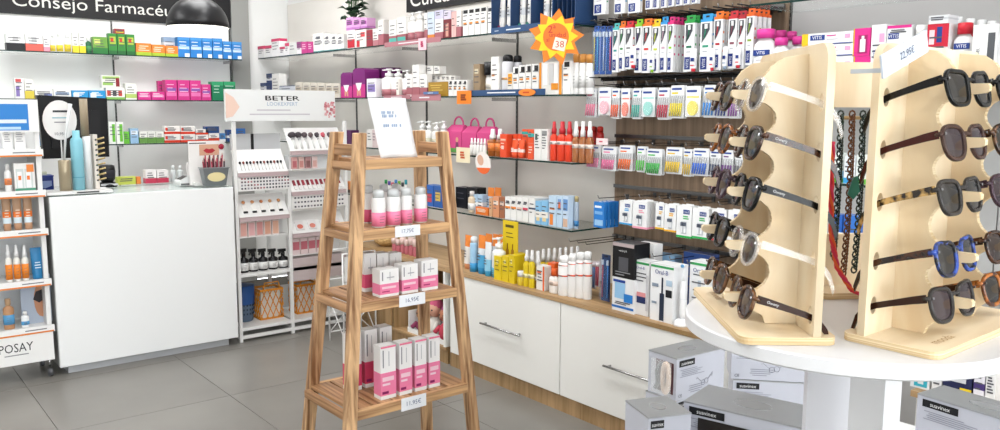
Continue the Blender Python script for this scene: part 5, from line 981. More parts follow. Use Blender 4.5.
tray_items(bxm, bx1, zz, 4, pot, 'open powder compact', 'on right makeup tray', 'compact', .15)
z1, z0 = zr(237, 320), zr(253, 320)
MB().box(X(bxm)+.012, X(bx1)-.012, .02, .1, z0-.004, z0, TRW).box(X(bxm)+.012, X(bx1)-.012, .1, .105, z0, z1+.01, TRW).build('blush_shelf', bs)
for k in range(5): x = bxm+.05+.06*k; ob = MB().box(-.027, .027, -.02, .03, 0, z1-z0, M('e8d4d4', .3)).box(-.024, .024, -.0206, -.02, (z1-z0)*.3, (z1-z0)*.8, M('c8707c')).build('nail_kit', None, (x, BY+.045, z0+.0005)); reg(ob, 'pink and clear kit box', 'in right makeup stand column', x, 'box')
MB().box(X(bxm)+.012, X(bx1)-.012, .0, .1, zr(278, 320), zr(256, 320), M('cabcbc', .45)).build('mauve_panel', bs)
# baskets
bk_ = empty('storage_basket', (2.152, 5.47, .0965), 0, 'blue plastic basket on the bottom shelf of the makeup stand', 'basket')
BL = M('3d6196', .5)
MB().lathe([(.06, 0), (.066, .01), (.072, .2), (.062, .2), (.056, .012)], 20, M('5b6e84', .5), sy=1).build('basket_body', bk_); MB().lathe([(.0735, .12), (.076, .125), (.078, .25), (.07, .25)], 20, M('2f5a9c', .5)).build('rim', bk_)
mb = MB()
for i in range(20):
    for j in range(3): a = 2*math.pi*i/20; r_ = .0685+.0015*j; z = .05+.03*j; mb.box(r_*math.cos(a)-.004, r_*math.cos(a)+.004, r_*math.sin(a)-.004, r_*math.sin(a)+.004, z, z+.014, M('2c3c50'))
mb.build('perforations', bk_, kind='stuff')
def woven(x, lab):
    t = empty('shopping_basket', (x, 5.46, .0965), 0, lab, 'basket'); OR = M('eb9a34', .5)
    MB().box(-.085, .085, -.07, .07, 0, .008, OR).build('bottom', t); MB().box(-.07, .07, -.05, .05, .009, .2, M('efe9df', .6)).build('contents', t)
    for s, (nx, L) in enumerate(((0, .085), (1, .07), (0, .085), (1, .07))):
        mb = MB(); sg = 1 if s < 2 else -1
        for k in range(-4, 9, 2):
            for dr in (-1, 1):
                P = []
                for q in range(13):
                    z = .005+.2*q/12; u = -L+2*L*(k/8)+dr*.085*(q/12)+(.0 if dr > 0 else .06)
                    if -L <= u <= L: P.append((u, .072*sg*-1, z) if nx == 0 else (.0852*sg, u, z))
                if len(P) > 1: mb.tube(P, .0036, OR, 5)
        mb.build('lattice_side', t, kind='stuff')
    mb = MB().box(-.0854, .0854, -.074, -.068, .2, .215, OR).box(-.0854, .0854, .068, .074, .2, .215, OR).box(-.0854, -.079, -.07, .07, .2, .215, OR).box(.079, .0854, -.07, .07, .2, .215, OR); mb.build('rim', t)
    MB().tube([(-.06, -.071, .212), (-.05, -.071, .26), (.05, -.071, .26), (.06, -.071, .212)], .005, OR, 6).build('handle', t)
woven(2.326, 'orange lattice shopping basket beside the blue basket'); woven(2.60, 'orange lattice shopping basket in right half of makeup stand')
# small white wire stand behind the ladder
wp = empty('wire_stand', (2.66, 4.85, 0), 0, 'small white wire stand behind the ladder rack', 'wire stand'); WM = M('f0f0ee', .35)
for x in (-.12, .12):
    for y in (-.1, .1): MB().tube([(x, y, 0), (x, y, .62)], .006, WM, 6).build('leg', wp)
for y in (-.1, .1):
    MB().tube([(-.12, y, .06), (.12, y, .3)], .004, WM, 5).tube([(.12, y, .06), (-.12, y, .3)], .004, WM, 5).build('cross_brace', wp)
    for z in (.06, .3, .42, .62): MB().tube([(-.12, y, z), (.12, y, z)], .005, WM, 6).build('rail', wp)
for x in (-.12, .12): MB().tube([(x, -.1, .06), (x, .1, .3)], .004, WM, 5).build('cross_brace', wp)
for k in range(8): MB().tube([(-.12+.034*k, -.1, .3), (-.12+.034*k, -.1, .42)], .003, WM, 5).build('basket_wire', wp)
MB().box(-.12, .12, -.1, .1, .30, .306, WM).build('shelf', wp); MB().box(-.11, .11, -.108, -.104, .44, .6, M('f4f4f2', .4)).tube([(-.08, -.1085, .5), (-.04, -.1085, .56), (0, -.1085, .5), (.04, -.1085, .55), (.08, -.1085, .52)], .0015, M('8a8a90'), 4).build('sign_card', wp)
# wicker bowl and lip sticks on the open unit
wb_ = MB().lathe([(.05, 0), (.09, .03), (.1, .07), (.092, .07), (.08, .03), (.04, .006)], 20, noisy('wicker', 'a8824c', 'cfae78', .7, (60, 60, 90), 2)).build('wicker_bowl', None, (3.0, 4.95, CT+.0005), label='shallow wicker bowl on the open oak unit behind the ladder', cat='bowl')
lk = Row('R', 2.9, CT, 'on open oak unit', (330, 200, 2.864))
for k in range(6): lk('bt', 172+k*12, 182+k*12, 108+(k % 2)*6, 'rose lip gloss bottle', 'c06a74', cap='e8ccc4', b=(), body=.6, neck=.8)

# ------------------------------------------------------------------ wooden ladder rack
ld = empty('ladder_shelf', (1.83, 3.0, 0), 0, 'acacia wood ladder rack with four slatted shelves', 'shelf rack'); LO = Vector((1.83, 3.0, 0))
def leg_line(p0, p1):
    d = (p1-p0)/(p1.z-p0.z); return lambda z: p0 + d*(z-p0.z)
FL = leg_line(on(350, 422, 'y', 2.79), on(359.5, 133, 'y', 2.9)); FR = leg_line(on(472.5, 422, 'y', 2.79), on(442, 133, 'y', 2.9)); BL_ = leg_line(on(309, 422, 'y', 3.21), on(337, 132, 'y', 3.1)); BR = leg_line(on(426.7, 422, 'y', 3.21), on(419, 131, 'y', 3.1))
for L in (FL, FR, BL_, BR):
    a, b = L(0.0)-LO, L(1.463)-LO; V = []
    for p in (a, b): V += [(p.x-.024, p.y-.019, p.z), (p.x+.024, p.y-.019, p.z), (p.x+.024, p.y+.019, p.z), (p.x-.024, p.y+.019, p.z)]
    bevel(MB().add(V, [(3,2,1,0),(4,5,6,7),(0,1,5,4),(1,2,6,5),(2,3,7,6),(3,0,4,7)], M_ACA).build('leg', ld), .003)
ZL = (1.357, 1.078, .797, .377)
for i, z in enumerate(ZL):
    fl_, fr_, bl_, br_ = FL(z)-LO, FR(z)-LO, BL_(z)-LO, BR(z)-LO
    x0, x1 = min(fl_.x, bl_.x)-.01, max(fr_.x, br_.x)+.01; y0, y1 = fl_.y-.0, bl_.y+.0
    bevel(MB().box(fl_.x+.02, fr_.x-.02, y0-.012, y0+.012, z-.04, z, M_ACAX).build('front_rail', ld), .002); bevel(MB().box(bl_.x+.02, br_.x-.02, y1-.012, y1+.012, z-.04, z, M_ACAX).build('back_rail', ld), .002)
    for xx in (fl_.x, fr_.x): bevel(MB().box(xx-.012, xx+.012, y0+.02, y1-.02, z-.045, z-.012, M_ACAY).build('side_rail', ld), .002)
    n = 6 if i > 1 else 5; xa, xb = fl_.x+.018, fr_.x-.018
    for k in range(n): a = xa+(xb-xa)*k/n; b = xa+(xb-xa)*(k+1)/n; bevel(MB().box(a+.004, b-.004, y0+.0125, y1-.0125, z-.016, z, M_ACAY).build('slat', ld), .0015)
for L, K in ((FL, BL_), (FR, BR)): a, b = L(1.40)-LO, K(1.40)-LO; bevel(MB().box((a.x+b.x)/2-.012, (a.x+b.x)/2+.012, a.y+.015, b.y-.015, 1.37, 1.415, M_ACAY).build('top_rail', ld), .002)
r4 = Row('B', 2.83, ZL[3]+.0005, 'on the lowest ladder shelf', (340, 280, 3.586))
for x0, x1, y in ((144, 200, 236), (212, 258, 224), (268, 310, 213), (318, 358, 202)): r4('c', x0, x1, y, 'tall pink and white foam carton', 'f4f2f0', d=.055, b=[(.07, .5, 'f285ab')], k=[(.08, .1, .5, .15, '8a2060'), (.1, .34, .85, .42, 'f8d0dc'), (.1, .26, .6, .3, 'f8d8e4'), (.12, .6, .2, .93, '8a8a90'), (.5, .62, .56, .9, 'b8b8bc'), (.0, .965, 1, 1, 'ec7a98')], lines=0)
for x0, x1, y in ((30, 76, 192), (88, 133, 178), (143, 186, 168)): r4('c', x0, x1, y, 'tall foam carton in back row', 'f2f0ee', bk=.17, d=.055, b=[(.07, .45, 'd8486c')], k=[(.08, .1, .5, .15, '8a2060'), (.12, .55, .22, .93, '8a8a90'), (.5, .6, .56, .9, 'b8b8bc')], lines=0)
r5 = Row('B', 2.855, ZL[2]+.0005, 'on the second lowest ladder shelf', (330, 200, 2.864))
for x0, x1, y in ((142, 197, 198), (205, 252, 184), (262, 309, 172)): r5('c', x0, x1, y, 'square pink and white carton', 'f4f2f0', d=.06, b=[(.1, .48, 'f285ab')], k=[(.1, .3, .85, .38, 'f8d0dc'), (.1, .18, .5, .22, 'b0306c'), (.1, .6, .16, .92, '8a8a90'), (.35, .68, .75, .72, 'b4b4b8'), (.5, .6, .54, .9, 'b4b4b8')], lines=0)
for x0, x1 in ((98, 132), (134, 168), (170, 205)): r5('c', x0, x1, 152, 'carton in back row', 'f2f0ee', bk=.13, d=.05, b=[(.1, .45, 'e0587c')], k=[(.3, .6, .7, .64, 'b4b4b8'), (.48, .55, .52, .88, 'b4b4b8')], lines=0)
r6 = Row('B', 2.885, ZL[1]+.0005, 'on the second highest ladder shelf', (340, 160, 3.586))
for x0, x1, y, bk in ((128, 174, 108, 0), (181, 228, 105, 0), (229, 268, 100, .01), (281, 322, 97, .02)): r6('can', x0, x1, y, 'white foam can with pink label', 'f4f3f1', cap='dfe3e4', ch=.2, capa=.85, b=[(.04, .5, 'f485a8')], bk=bk)
for x0, x1, y in ((94, 130, 90), (150, 184, 86), (194, 228, 85)): r6('can', x0, x1, y, 'white foam can in back row', 'f2f1ef', cap='dfe3e4', ch=.2, capa=.85, b=[(.04, .45, 'd8587c')], bk=.14)
for pxs, z, tx, nm in (((395, 420, 224, 235), ZL[1], '17,75€', 'second highest'), ((399, 425, 289, 301), ZL[2], '16,95€', 'second lowest'), ((401, 426, 385, 398), ZL[3], '11,95€', 'lowest')):
    yf = FL(z).y-.0135; a = on(pxs[0], pxs[2]+2, 'y', yf); b = on(pxs[1], pxs[2], 'y', yf); w = (b.x-a.x)/2; h = on(pxs[0], pxs[3], 'y', yf).z; h = a.z-h+.008
    MB().box(-w, w, -.001, .0, 0, h, M('f4f6fa', .4)).text(tx, h*.42, (0, -.0016, h*.5), M('5a6a90'), wmax=w*1.3).build('price_tag', None, ((a.x+b.x)/2, yf, z-h+.006), 0, 'handwritten white price tag on rail of the %s ladder shelf' % nm, 'price tag')
a = on(381, 161, 'y', 2.93); b = on(418, 160, 'y', 2.93); w = (b.x-a.x); hh = on(374, 98, 'y', 2.93).z - ZL[0]
sg = MB(); nx, nz = 8, 12
V = []; F = []
for j in range(nz+1):
    for i in range(nx+1): u, v = i/nx, j/nz; V.append((u*w - v*.035*w/.16, .003*math.sin(u*7+v*3)+.002*math.sin(v*9)+v*.03, v*hh))
for j in range(nz):
    for i in range(nx): k = j*(nx+1)+i; F.append((k, k+1, k+nx+2, k+nx+1))
sg.add(V, F, M('f4f5f7', .5), True)
for (u0, u1, v) in ((.25, .58, .76), (.25, .64, .7), (.23, .72, .54)):
    for q in range(9):
        if q % 4 != 3: x = (u0+(u1-u0)*q/9)*w-v*.035*w/.16; sg.box(x, x+(u1-u0)*w*.08, v*.03-.006, v*.03-.0055, v*hh-.006, v*hh+.006, M('a8bcd8'))
sgo = sg.build('paper_notice', None, (a.x, 2.93, ZL[0]+.001), 0, 'white paper notice standing on top of the ladder rack', 'notice'); so = sgo.modifiers.new('thick', 'SOLIDIFY'); so.thickness = .0006
# ------------------------------------------------------------------ shelf strips, tags and stickers on the shelf edges
def edge_strip(pl, pr, ht, col, name, label, cat='shelf strip', plane=2.994, tx=None, tc='e8e8ec', round_=False):
    a = on(pl[0], pl[1], 'x', plane); b = on(pr[0], pr[1], 'x', plane); w = (a.y-b.y)/2; z1 = (a.z+b.z)/2; h = z1-on(pl[0], pl[1]+ht, 'x', plane).z
    mb = MB()
    if round_: mb.prism([(w*math.cos(k*math.pi/12), h/2+h/2*math.sin(k*math.pi/12)) for k in range(24)], lambda p, q, t: (p, -.0015+.0015*t, q), M(col, .4))
    else: mb.box(-w, w, -.0015, 0, 0, h, M(col, .4))
    if tx: mb.text(tx, h*.4, (0, -.0022, h*.5), M(tc), wmax=w*1.4)
    else: lines(mb, random.Random(len(label)), -w*.5, w*.5, -.002, h*.25, h*.75, 1 if h < .06 else 3, M(tc), min(.006, h*.1))
    return mb.build(name, None, (plane, (a.y+b.y)/2, z1-h), -math.pi/2, label, cat)
edge_strip((384.6, 42.5), (441, 36.8), 5.0, 'b47a82', 'shelf_strip', 'long rose shelf strip on top right shelf edge')
edge_strip((418.5, 38.4), (426.5, 37.6), 12, 'f2c8d0', 'price_tag', 'pink and white price tag hanging from top right shelf', 'price tag', 2.99, tc='b03a60')
edge_strip((384, 95.3), (410.5, 95), 4, 'ab747c', 'shelf_strip', 'narrow rose shelf strip under pump bottles on second shelf')
edge_strip((411.5, 94.6), (440.8, 94), 6.2, 'b47a82', 'shelf_strip', 'deeper rose shelf strip under the gold carton on second shelf')
edge_strip((423.5, 91.8), (438.5, 91.5), 2.6, '5a78a8', 'shelf_strip', 'small blue shelf strip in front of gold carton', 'shelf strip', 2.988)
edge_strip((468.5, 90.6), (545.5, 88.4), 5.4, '2f4f78', 'shelf_strip', 'long navy shelf strip below the sun care cans')
edge_strip((518.6, 89), (535.7, 88.6), 7, 'ee8a34', 'sticker', 'orange oval price sticker on navy shelf strip', 'sticker', 2.99, tc='c84a20', round_=True)
edge_strip((457, 91), (471.4, 90.4), 13, 'ee8428', 'price_tag', 'orange handwritten price tag hanging from second right shelf', 'price tag', 2.988, tc='8a3c10')
edge_strip((456.5, 148), (470, 147), 14, 'efe2c0', 'price_tag', 'cream handwritten price tag below the pink gift boxes', 'price tag', 2.985, tc='c85a30')
edge_strip((596.5, 138.6), (608, 138), 6, 'f0dcdc', 'price_tag', 'small pale pink price label over the pink interdental cards', 'price tag', 3.03, tc='c84a60')
# oval tag with portrait
p = on(483, 163, 'x', 2.985); ov = empty('oval_tag', p, -math.pi/2, 'tilted oval tag with portrait photo on third right shelf edge', 'tag')
def ell(a, b, tilt, n=28): return [(a*math.cos(k*2*math.pi/n)*math.cos(tilt)-b*math.sin(k*2*math.pi/n)*math.sin(tilt), a*math.cos(k*2*math.pi/n)*math.sin(tilt)+b*math.sin(k*2*math.pi/n)*math.cos(tilt)) for k in range(n)]
s = (on(472, 163, 'x', 2.985).y-on(494, 163, 'x', 2.985).y)/2
s2_ = .064
MB().prism(ell(s*.72, s2_, -.35), lambda a, b, t: (a, -.001+.001*t, b), M('efe9e4', .4)).build('card', ov)
MB().prism([q for q in ell(s*.71, s2_*.98, -.35) if q[1] < -s2_*.38], lambda a, b, t: (a, -.0018+.0006*t, b), M('ea6a30', .4)).build('orange_base', ov); MB().prism([(-s*.1+q[0]*.42, s2_*.25+q[1]*.55) for q in ell(s*.7, s2_*.85, -.3)], lambda a, b, t: (a-.12*s, -.0018+.0006*t, b), M('d8ac94', .5)).build('printed_face', ov)
# sun-shaped offer sign
p = on(556, 37, 'x', 2.93); ss = empty('sun_sign', p, math.atan2(-p.x, p.y)*0.9-.06, 'orange and yellow sun-shaped offer sign hanging from top right shelf', 'sign')
R1 = (on(556, 9, 'x', 2.93).z-on(556, 65, 'x', 2.93).z)/2
def star(n, ro, ri, ph=0): return [((ro if k % 2 == 0 else ri)*math.sin(k*math.pi/n+ph), (ro if k % 2 == 0 else ri)*math.cos(k*math.pi/n+ph)) for k in range(2*n)]
MB().box(-.006, .006, .003, .075, R1*.35, R1*.39, M('c8c8c8', .3)).build('shelf_clip', ss); MB().prism(star(9, R1*1.03, R1*.7, .1), lambda a, b, t: (a, .001+.002*t, b), M('ee8424', .5)).build('orange_star', ss)
MB().prism(star(10, R1*.8, R1*.57, .27), lambda a, b, t: (a, -.0015+.002*t, b), M('f6d726', .5)).build('yellow_star', ss)
MB().prism(ell(R1*.47, R1*.5, 0), lambda a, b, t: (a, -.0035+.0018*t, b), M('ea7a2a', .5)).build('orange_disc', ss)
MB().text('2ª', R1*.26, (-R1*.15, -.004, R1*.28), M('c8282c')).text('unidad', R1*.16, (R1*.05, -.004, R1*.08), M('c8282c'), wmax=R1*.7).text('al', R1*.14, (-R1*.3, -.004, -R1*.1), M('c8282c')).build('red_lettering', ss)
MB().prism([(-R1*.14, -R1*.42), (R1*.3, -R1*.52), (R1*.4, -R1*.1), (-R1*.02, 0)], lambda a, b, t: (a, -.0055+.0012*t, b), M('f4ecd8', .5)).text('38', R1*.24, (R1*.14, -.006, -R1*.26), M('c84a3a')).build('white_patch', ss)

# ------------------------------------------------------------------ shelf of mouthwash behind the eyewear stands
k1 = Row('R', 3.03, 1.66, 'on shelf behind eyewear stands', (750, 0, 3.98))
VT = ('VITIS', .55, .06, '24408c')
k1('bt', -8, 80, 113, 'large white mouthwash bottle with pink cap', 'f4f4f4', cap='e0409c', body=.85, neck=.58, b=[(.15, .7, 'f0f0f2')], t=('VITIS', .58, .05, '24408c'), flat=.6)
for x0, x1, y, bk in ((70, 138, 148, .0), (138, 212, 143, .08)): k1('bt', x0, x1, y, 'white mouthwash bottle with pink cap', 'f4f4f4', cap='e0409c', body=.85, neck=.55, b=[(.1, .6, '3a3a6c')], bk=bk, flat=.6)
for x0, x1, y in ((84, 132, 120), (133, 175, 124)): k1('bt', x0, x1, y, 'mouthwash bottle set behind the front ones', 'eeeeee', cap='cc3a8c', body=.85, neck=.7, b=(), bk=.14, flat=.6)
VX = dict(d=.12, lines=0)
zz_ = 1.66
for yt in (226, 178, 130):
    k1('c', 208, 412, yt, '%s wide white mouthwash gift carton' % {226: 'lowest', 178: 'middle', 130: 'uppermost'}[yt], 'f3f3f4', on=zz_ if yt != 226 else None, k=[(0, 0, .13, 1, 'f0c020'), (.13, .1, .17, .9, 'f3f3f4'), (.17, .4, .46, .85, '24408c'), (.5, .7, .68, .8, 'd84a98'), (.5, .4, .72, .48, 'c8c8d0'), (.85, .45, .95, .8, 'e8a8cc'), (.5, .02, 1, .1, '24408c')], t=('VITIS', .63, .3, 'f4f4f8', .315), **VX); zz_ = k1.top
for yt, yb, nm in ((224, None, 'lower'), (112, 1, 'upper')): k1('c', 414, 482, yt, '%s magenta carton with bottle picture' % nm, 'e0308c', on=(k1.top if yb else None), k=[(.0, 0, .06, 1, 'f0c020'), (.3, .1, .85, .75, 'a82468'), (.42, .15, .74, .6, 'f2f2f4'), (.5, .6, .66, .72, 'e8e8ea')], d=.1, lines=0)
k1('c', 486, 545, 98, 'tall white and blue carton', 'f2f3f4', k=[(.1, .08, .5, .3, '24408c'), (.55, .7, .9, .85, 'e8a8cc')], vt=('VITIS', .3, .2, '24408c'), d=.1, n=3, lz=(.4, .7))
k1('c', 548, 645, 178, 'white and magenta carton lying lower', 'f3f3f4', k=[(.05, .4, .45, .9, '24408c'), (0, 0, 1, .08, 'd8308c')], d=.1); z_ = k1.top
k1('c', 548, 645, 100, 'white and magenta carton lying upper', 'f3f3f4', on=z_, k=[(0, .85, 1, 1, 'd8308c'), (.05, .3, .5, .6, '24408c')], t=('VITIS', .45, .18, 'f4f4f8', .275), d=.1, n=2, lz=(.6, .8))
k1('bt', 650, 700, 98, 'white bottle beside red carton', 'f0f0f0', cap='f0f0ee', body=.82, neck=.75)
k1('c', 708, 795, 95, 'red and white carton', 'f0ecec', k=[(0, .6, 1, 1, 'c8243c'), (.45, .68, .7, .95, '24408c'), (.1, .65, .35, .9, 'f0d0d4')], d=.1); z_ = k1.top
k1('c', 712, 792, 60, 'clear blister carton stacked on red one', 'e4e6e8', on=z_, b=[(.5, .7, 'c8ccd0')], d=.08, n=2)
k1('bt', 797, 886, 88, 'white mouthwash bottle with red cap', 'f4f4f4', cap='d02838', body=.82, neck=.55, t=('VITIS', .6, .06, '24408c'), flat=.6, b=[(.1, .5, 'f0f0f2')])
for x0 in (802, 850, 895, 935): k1('bt', x0, x0+42, 66+(x0-800)*.12, 'white-capped red bottle in back row', 'c02434', cap='f0f0f0', bk=.15, b=(), flat=.6, neck=.7)
k1('c', 890, 992, 97, 'white carton with grey upright lettering', 'f1f1f0', k=[(.62, .3, .9, .85, '5a5c60')], vt=('TUEL', .25, .13, '4a4c50'), lines=0, d=.1)
k2 = Row('R', 3.03, 1.282, 'glimpsed between eyewear stands', (800, 140, 5.38))
k2('c', 150, 235, 70, 'white and green carton', 'eef2ee', b=[(0, .15, '5ac02c'), (.15, .4, '9accec')]); k2('c', 240, 300, 85, 'white and cyan carton', 'eef2f4', b=[(0, .2, '3aa0dc')]); k2('c', 305, 370, 80, 'white and lime carton', 'eef2ee', b=[(0, .18, '6ac03c')])
k3 = Row('R', 3.03, .93, 'low between eyewear stands', (800, 140, 5.38))
k3('c', 160, 230, 400, 'blue carton', '2f66c0', b=[(.4, .7, 'e8eef8')]); k3('c', 236, 320, 405, 'bright blue carton', '3a78d0', b=[(.1, .3, 'e8eef8')])
k4 = Row('R', 2.88, CT, 'on oak worktop behind eyewear table', (880, 360, 6.14))
k4('c', 190, 310, 60, 'white carton with turquoise rings', 'eef0f0', k=[(.2, .1, .9, .7, '3ab0c4'), (.4, .25, .7, .55, 'eef0f0')], lines=0, d=.08); k4('c', 322, 386, 70, 'white carton with dark lettering', 'f0f0f0', d=.08)
k4('c', 392, 575, 40, 'navy and yellow carton with white oval', '22284e', k=[(.6, .0, 1, .35, 'ecd02c'), (.2, .5, .8, .95, 'd8dade')], lines=0, d=.08); k4('c', 582, 650, 60, 'white and violet carton', 'eceaf0', b=[(.4, .6, '4a3a78')], d=.08); k4('c', 655, 720, 70, 'white carton with fine print', 'f0f0ee', n=6, d=.08)

# ------------------------------------------------------------------ round eyewear table
TT = 1.2; TC = Vector((1.36, .718)); TR = .272
tb_ = empty('round_table', (TC.x, TC.y, 0), 0, 'high white round table carrying the eyewear stands', 'table')
MB().lathe([(TR-.006, TT-.026), (TR, TT-.022), (TR, TT-.003), (TR-.003, TT)], 96, M('e9e9eb', .4), smooth=False).build('tabletop', tb_)
PX = Vector((1.447, .697))-TC
MB().box(PX.x-.032, PX.x+.032, PX.y-.032, PX.y+.032, .012, TT-.0265, M('eeeef0', .4)).build('post', tb_)
MB().box(-.0575, .0575, -.009, .009, .012, TT-.0265, M('e9e9ee', .45)).build('leg_board', tb_, (1.52-TC.x, .815-TC.y, 0), -.67)
MB().lathe([(.2, 0), (.2, .01), (.19, .0115)], 40, M('eeeef0', .4)).build('foot_plate', tb_, (PX.x, PX.y, 0))

# ------------------------------------------------------------------ eyewear stands
def plate(name, outer, holes, T, th, mat, parent):
    cu = bpy.data.curves.new('outline', 'CURVE'); cu.dimensions = '2D'; cu.fill_mode = 'BOTH'; cu.extrude = th/2
    for L in [outer]+holes:
        sp = cu.splines.new('POLY'); sp.points.add(len(L)-1); sp.use_cyclic_u = True
        for q, (a, b) in zip(sp.points, L): q.co = (a, b, 0, 1)
    ob = bpy.data.objects.new('outline', cu); SC.collection.objects.link(ob); dg = bpy.context.evaluated_depsgraph_get(); dg.update(); me = bpy.data.meshes.new_from_object(ob.evaluated_get(dg))
    bpy.data.objects.remove(ob); bpy.data.curves.remove(cu)
    for v in me.vertices: v.co = T(v.co.x, v.co.y, v.co.z)
    me.materials.clear(); me.materials.append(mat); me.name = name
    o = bpy.data.objects.new(name, me); SC.collection.objects.link(o); o.parent = parent; return o
SWD, SDP, PY = .365, .15, .112
ROWS_A = [z-TT for z in (1.587, 1.512, 1.432, 1.345, 1.259)]; ROWS_B = [on(q[0], q[1], 'y', .523).z-TT+.003 for q in ((952, 88), (953, 143), (955, 197), (955, 257), (950, 303))]
COLS = (.095, .275)
def rrect(x0, x1, y0, y1, r, corners=(1, 1, 1, 1), n=5):
    P = []
    for (cx, cy, a0, on_) in ((x1-r, y0+r, -90, corners[1]), (x1-r, y1-r, 0, corners[2]), (x0+r, y1-r, 90, corners[3]), (x0+r, y0+r, 180, corners[0])):
        if on_: P += [(cx+r*math.cos(math.radians(a0+90*k/n)), cy+r*math.sin(math.radians(a0+90*k/n))) for k in range(n+1)]
        else: P.append((x1 if cx > (x0+x1)/2 else x0, y1 if cy > (y0+y1)/2 else y0))
    return P
def eyewear_stand(loc, rz, label, ROWS):
    t = empty('eyewear_stand', loc, rz, label, 'display stand')
    bevel(MB().prism(rrect(0, SWD, 0, SDP, .018), lambda a, b, q: (a, b, .012*q), M_PLYF, M_PLYE).build('base', t), .001)
    holes = [ell(.0085, .0115, 0, 14) for _ in range(0)]
    for c in COLS:
        for z in ROWS:
            for s in (-1, 1): holes.append([(c+s*.0695+p[0], z-.016+p[1]) for p in ell(.0095, .0145, 0, 14)])
    plate('back_panel', rrect(0.002, SWD-.002, .012, .46, .028, (0, 0, 1, 1)), holes, lambda a, b, q: (a, PY+.006+q, b), .012, M_PLY, t)
    for c in COLS:
        P = [(PY, .0125), (.062, .0125), (.058, .025)]
        for i in range(4, -1, -1):
            z = ROWS[i]; lo = ROWS[i+1]+.004 if i < 4 else .016
            if i < 4:
                m = (lo+z-.012)/2; hz = (z-.012-lo)/2
                for k in range(1, 10): a = -math.pi/2+math.pi*k/10; P.append((.022+.044*math.cos(a), m+hz*math.sin(a)))
            P += [(.018, z-.012), (.0, z-.010), (-.006, z-.006), (-.006, z+.001), (-.003, z+.004), (.02, z+.004)]
        z = ROWS[0]; P += [(.03, z+.008), (.042, z+.022), (.056, z+.042), (.075, z+.055), (PY, z+.06)]
        MB().prism(P, lambda a, b, q: (c-.005+.010*q, a, b), M_PLY, M_PLYE).build('nose_fin', t)
    MB().text('mooda', .016, (.08, .03, .0124), M('c8a572', .6), v=(0, 1, 0)).build('burned_logo', t)
    return t
KA = Vector((1.07, .73, TT+.0005)); e1 = Vector((.65, .76, 0)).normalized()
sA = eyewear_stand(KA+e1*SWD, math.atan2(-e1.y, -e1.x), 'birch plywood eyewear stand facing the toothbrush wall', ROWS_A)
sB = eyewear_stand(Vector((1.222, .501, TT+.0005)), 0.0, 'birch plywood eyewear stand with price card facing the viewer', ROWS_B)
MB().text('mooda', .017, (.255, PY-.0006, .425), M('d4a868', .6)).prism([(.285, .436), (.292, .452), (.296, .436)], lambda a, b, q: (a, PY-.0008+.0006*q, b), M('d4a868')).build('burned_leaf_logo', sB)
yc_ = .501+PY-.05
cq = [on(q[0], q[1], 'y', yc_) for q in ((882, 79), (927, 52), (927, 31), (880, 54))]; co = (cq[0]+cq[1]+cq[2]+cq[3])/4
uc = (cq[1]-cq[0]).normalized(); vc = Vector((0, -1, 0)).cross(uc); vc = -vc if vc.z < 0 else vc; hw_ = (cq[1]-cq[0]).length/2; hv_ = ((cq[3]-cq[0]).length+(cq[2]-cq[1]).length)/4
PV = [uc*a*hw_+vc*b*hv_+Vector((0, y, 0)) for y in (-.0015, .0015) for a, b in ((-1, -1), (1, -1), (1, 1), (-1, 1))]
pcd = MB().add(PV, [(0, 1, 2, 3), (7, 6, 5, 4), (0, 4, 5, 1), (1, 5, 6, 2), (2, 6, 7, 3), (3, 7, 4, 0)], M('d9e0ec', .3)).text('22,95€', hv_*.8, Vector((0, -.0022, 0))+uc*hw_*.05, M('4a5470'), u=uc, v=vc, wmax=hw_*1.2); zc_ = -uc.z*hw_*.8-.008; pcd.box(-hw_*.8, -hw_*.7, .0015, .0495, zc_-.003, zc_+.003, M('c8ccd0', .3))
tag(pcd.build('price_card', None, co, 0), 'white price card clipped at a tilt to the top corner of the eyewear stand', 'price card')

def superell(a, b, n, k=28, cat=0.0, sgn=1):
    P = []
    for i in range(k):
        t = 2*math.pi*i/k; c, s = math.cos(t), math.sin(t)
        x = a*abs(c)**(2/n)*(1 if c >= 0 else -1); z = b*abs(s)**(2/n)*(1 if s >= 0 else -1)
        P.append((x*(1+.1*z/b), z+cat*max(0, sgn*x/a)*max(0, z/b)))
    return P
def ribbon(mb, P, hs, t, m):
    V = []
    for (x, y, z), h in zip(P, hs): V += [(x-t/2, y, z-h/2), (x+t/2, y, z-h/2), (x+t/2, y, z+h/2), (x-t/2, y, z+h/2)]
    F = [(3, 2, 1, 0), tuple(len(V)-4+i for i in range(4))]
    for j in range(len(P)-1):
        for i in range(4): F.append((j*4+i, j*4+(i+1) % 4, j*4+4+(i+1) % 4, j*4+4+i))
    mb.add(V, F, m, False); return mb
def tort(name, h1, h2): return noisy(name, h1, h2, .18, (70, 70, 70), 3, lo=.42, hi=.58)
LEN = {k: M(v, .08, 0, .95, .15) for k, v in dict(brown='241512', green='161c19', grey='131417', purple='2a1c26', blue='171d30').items()}
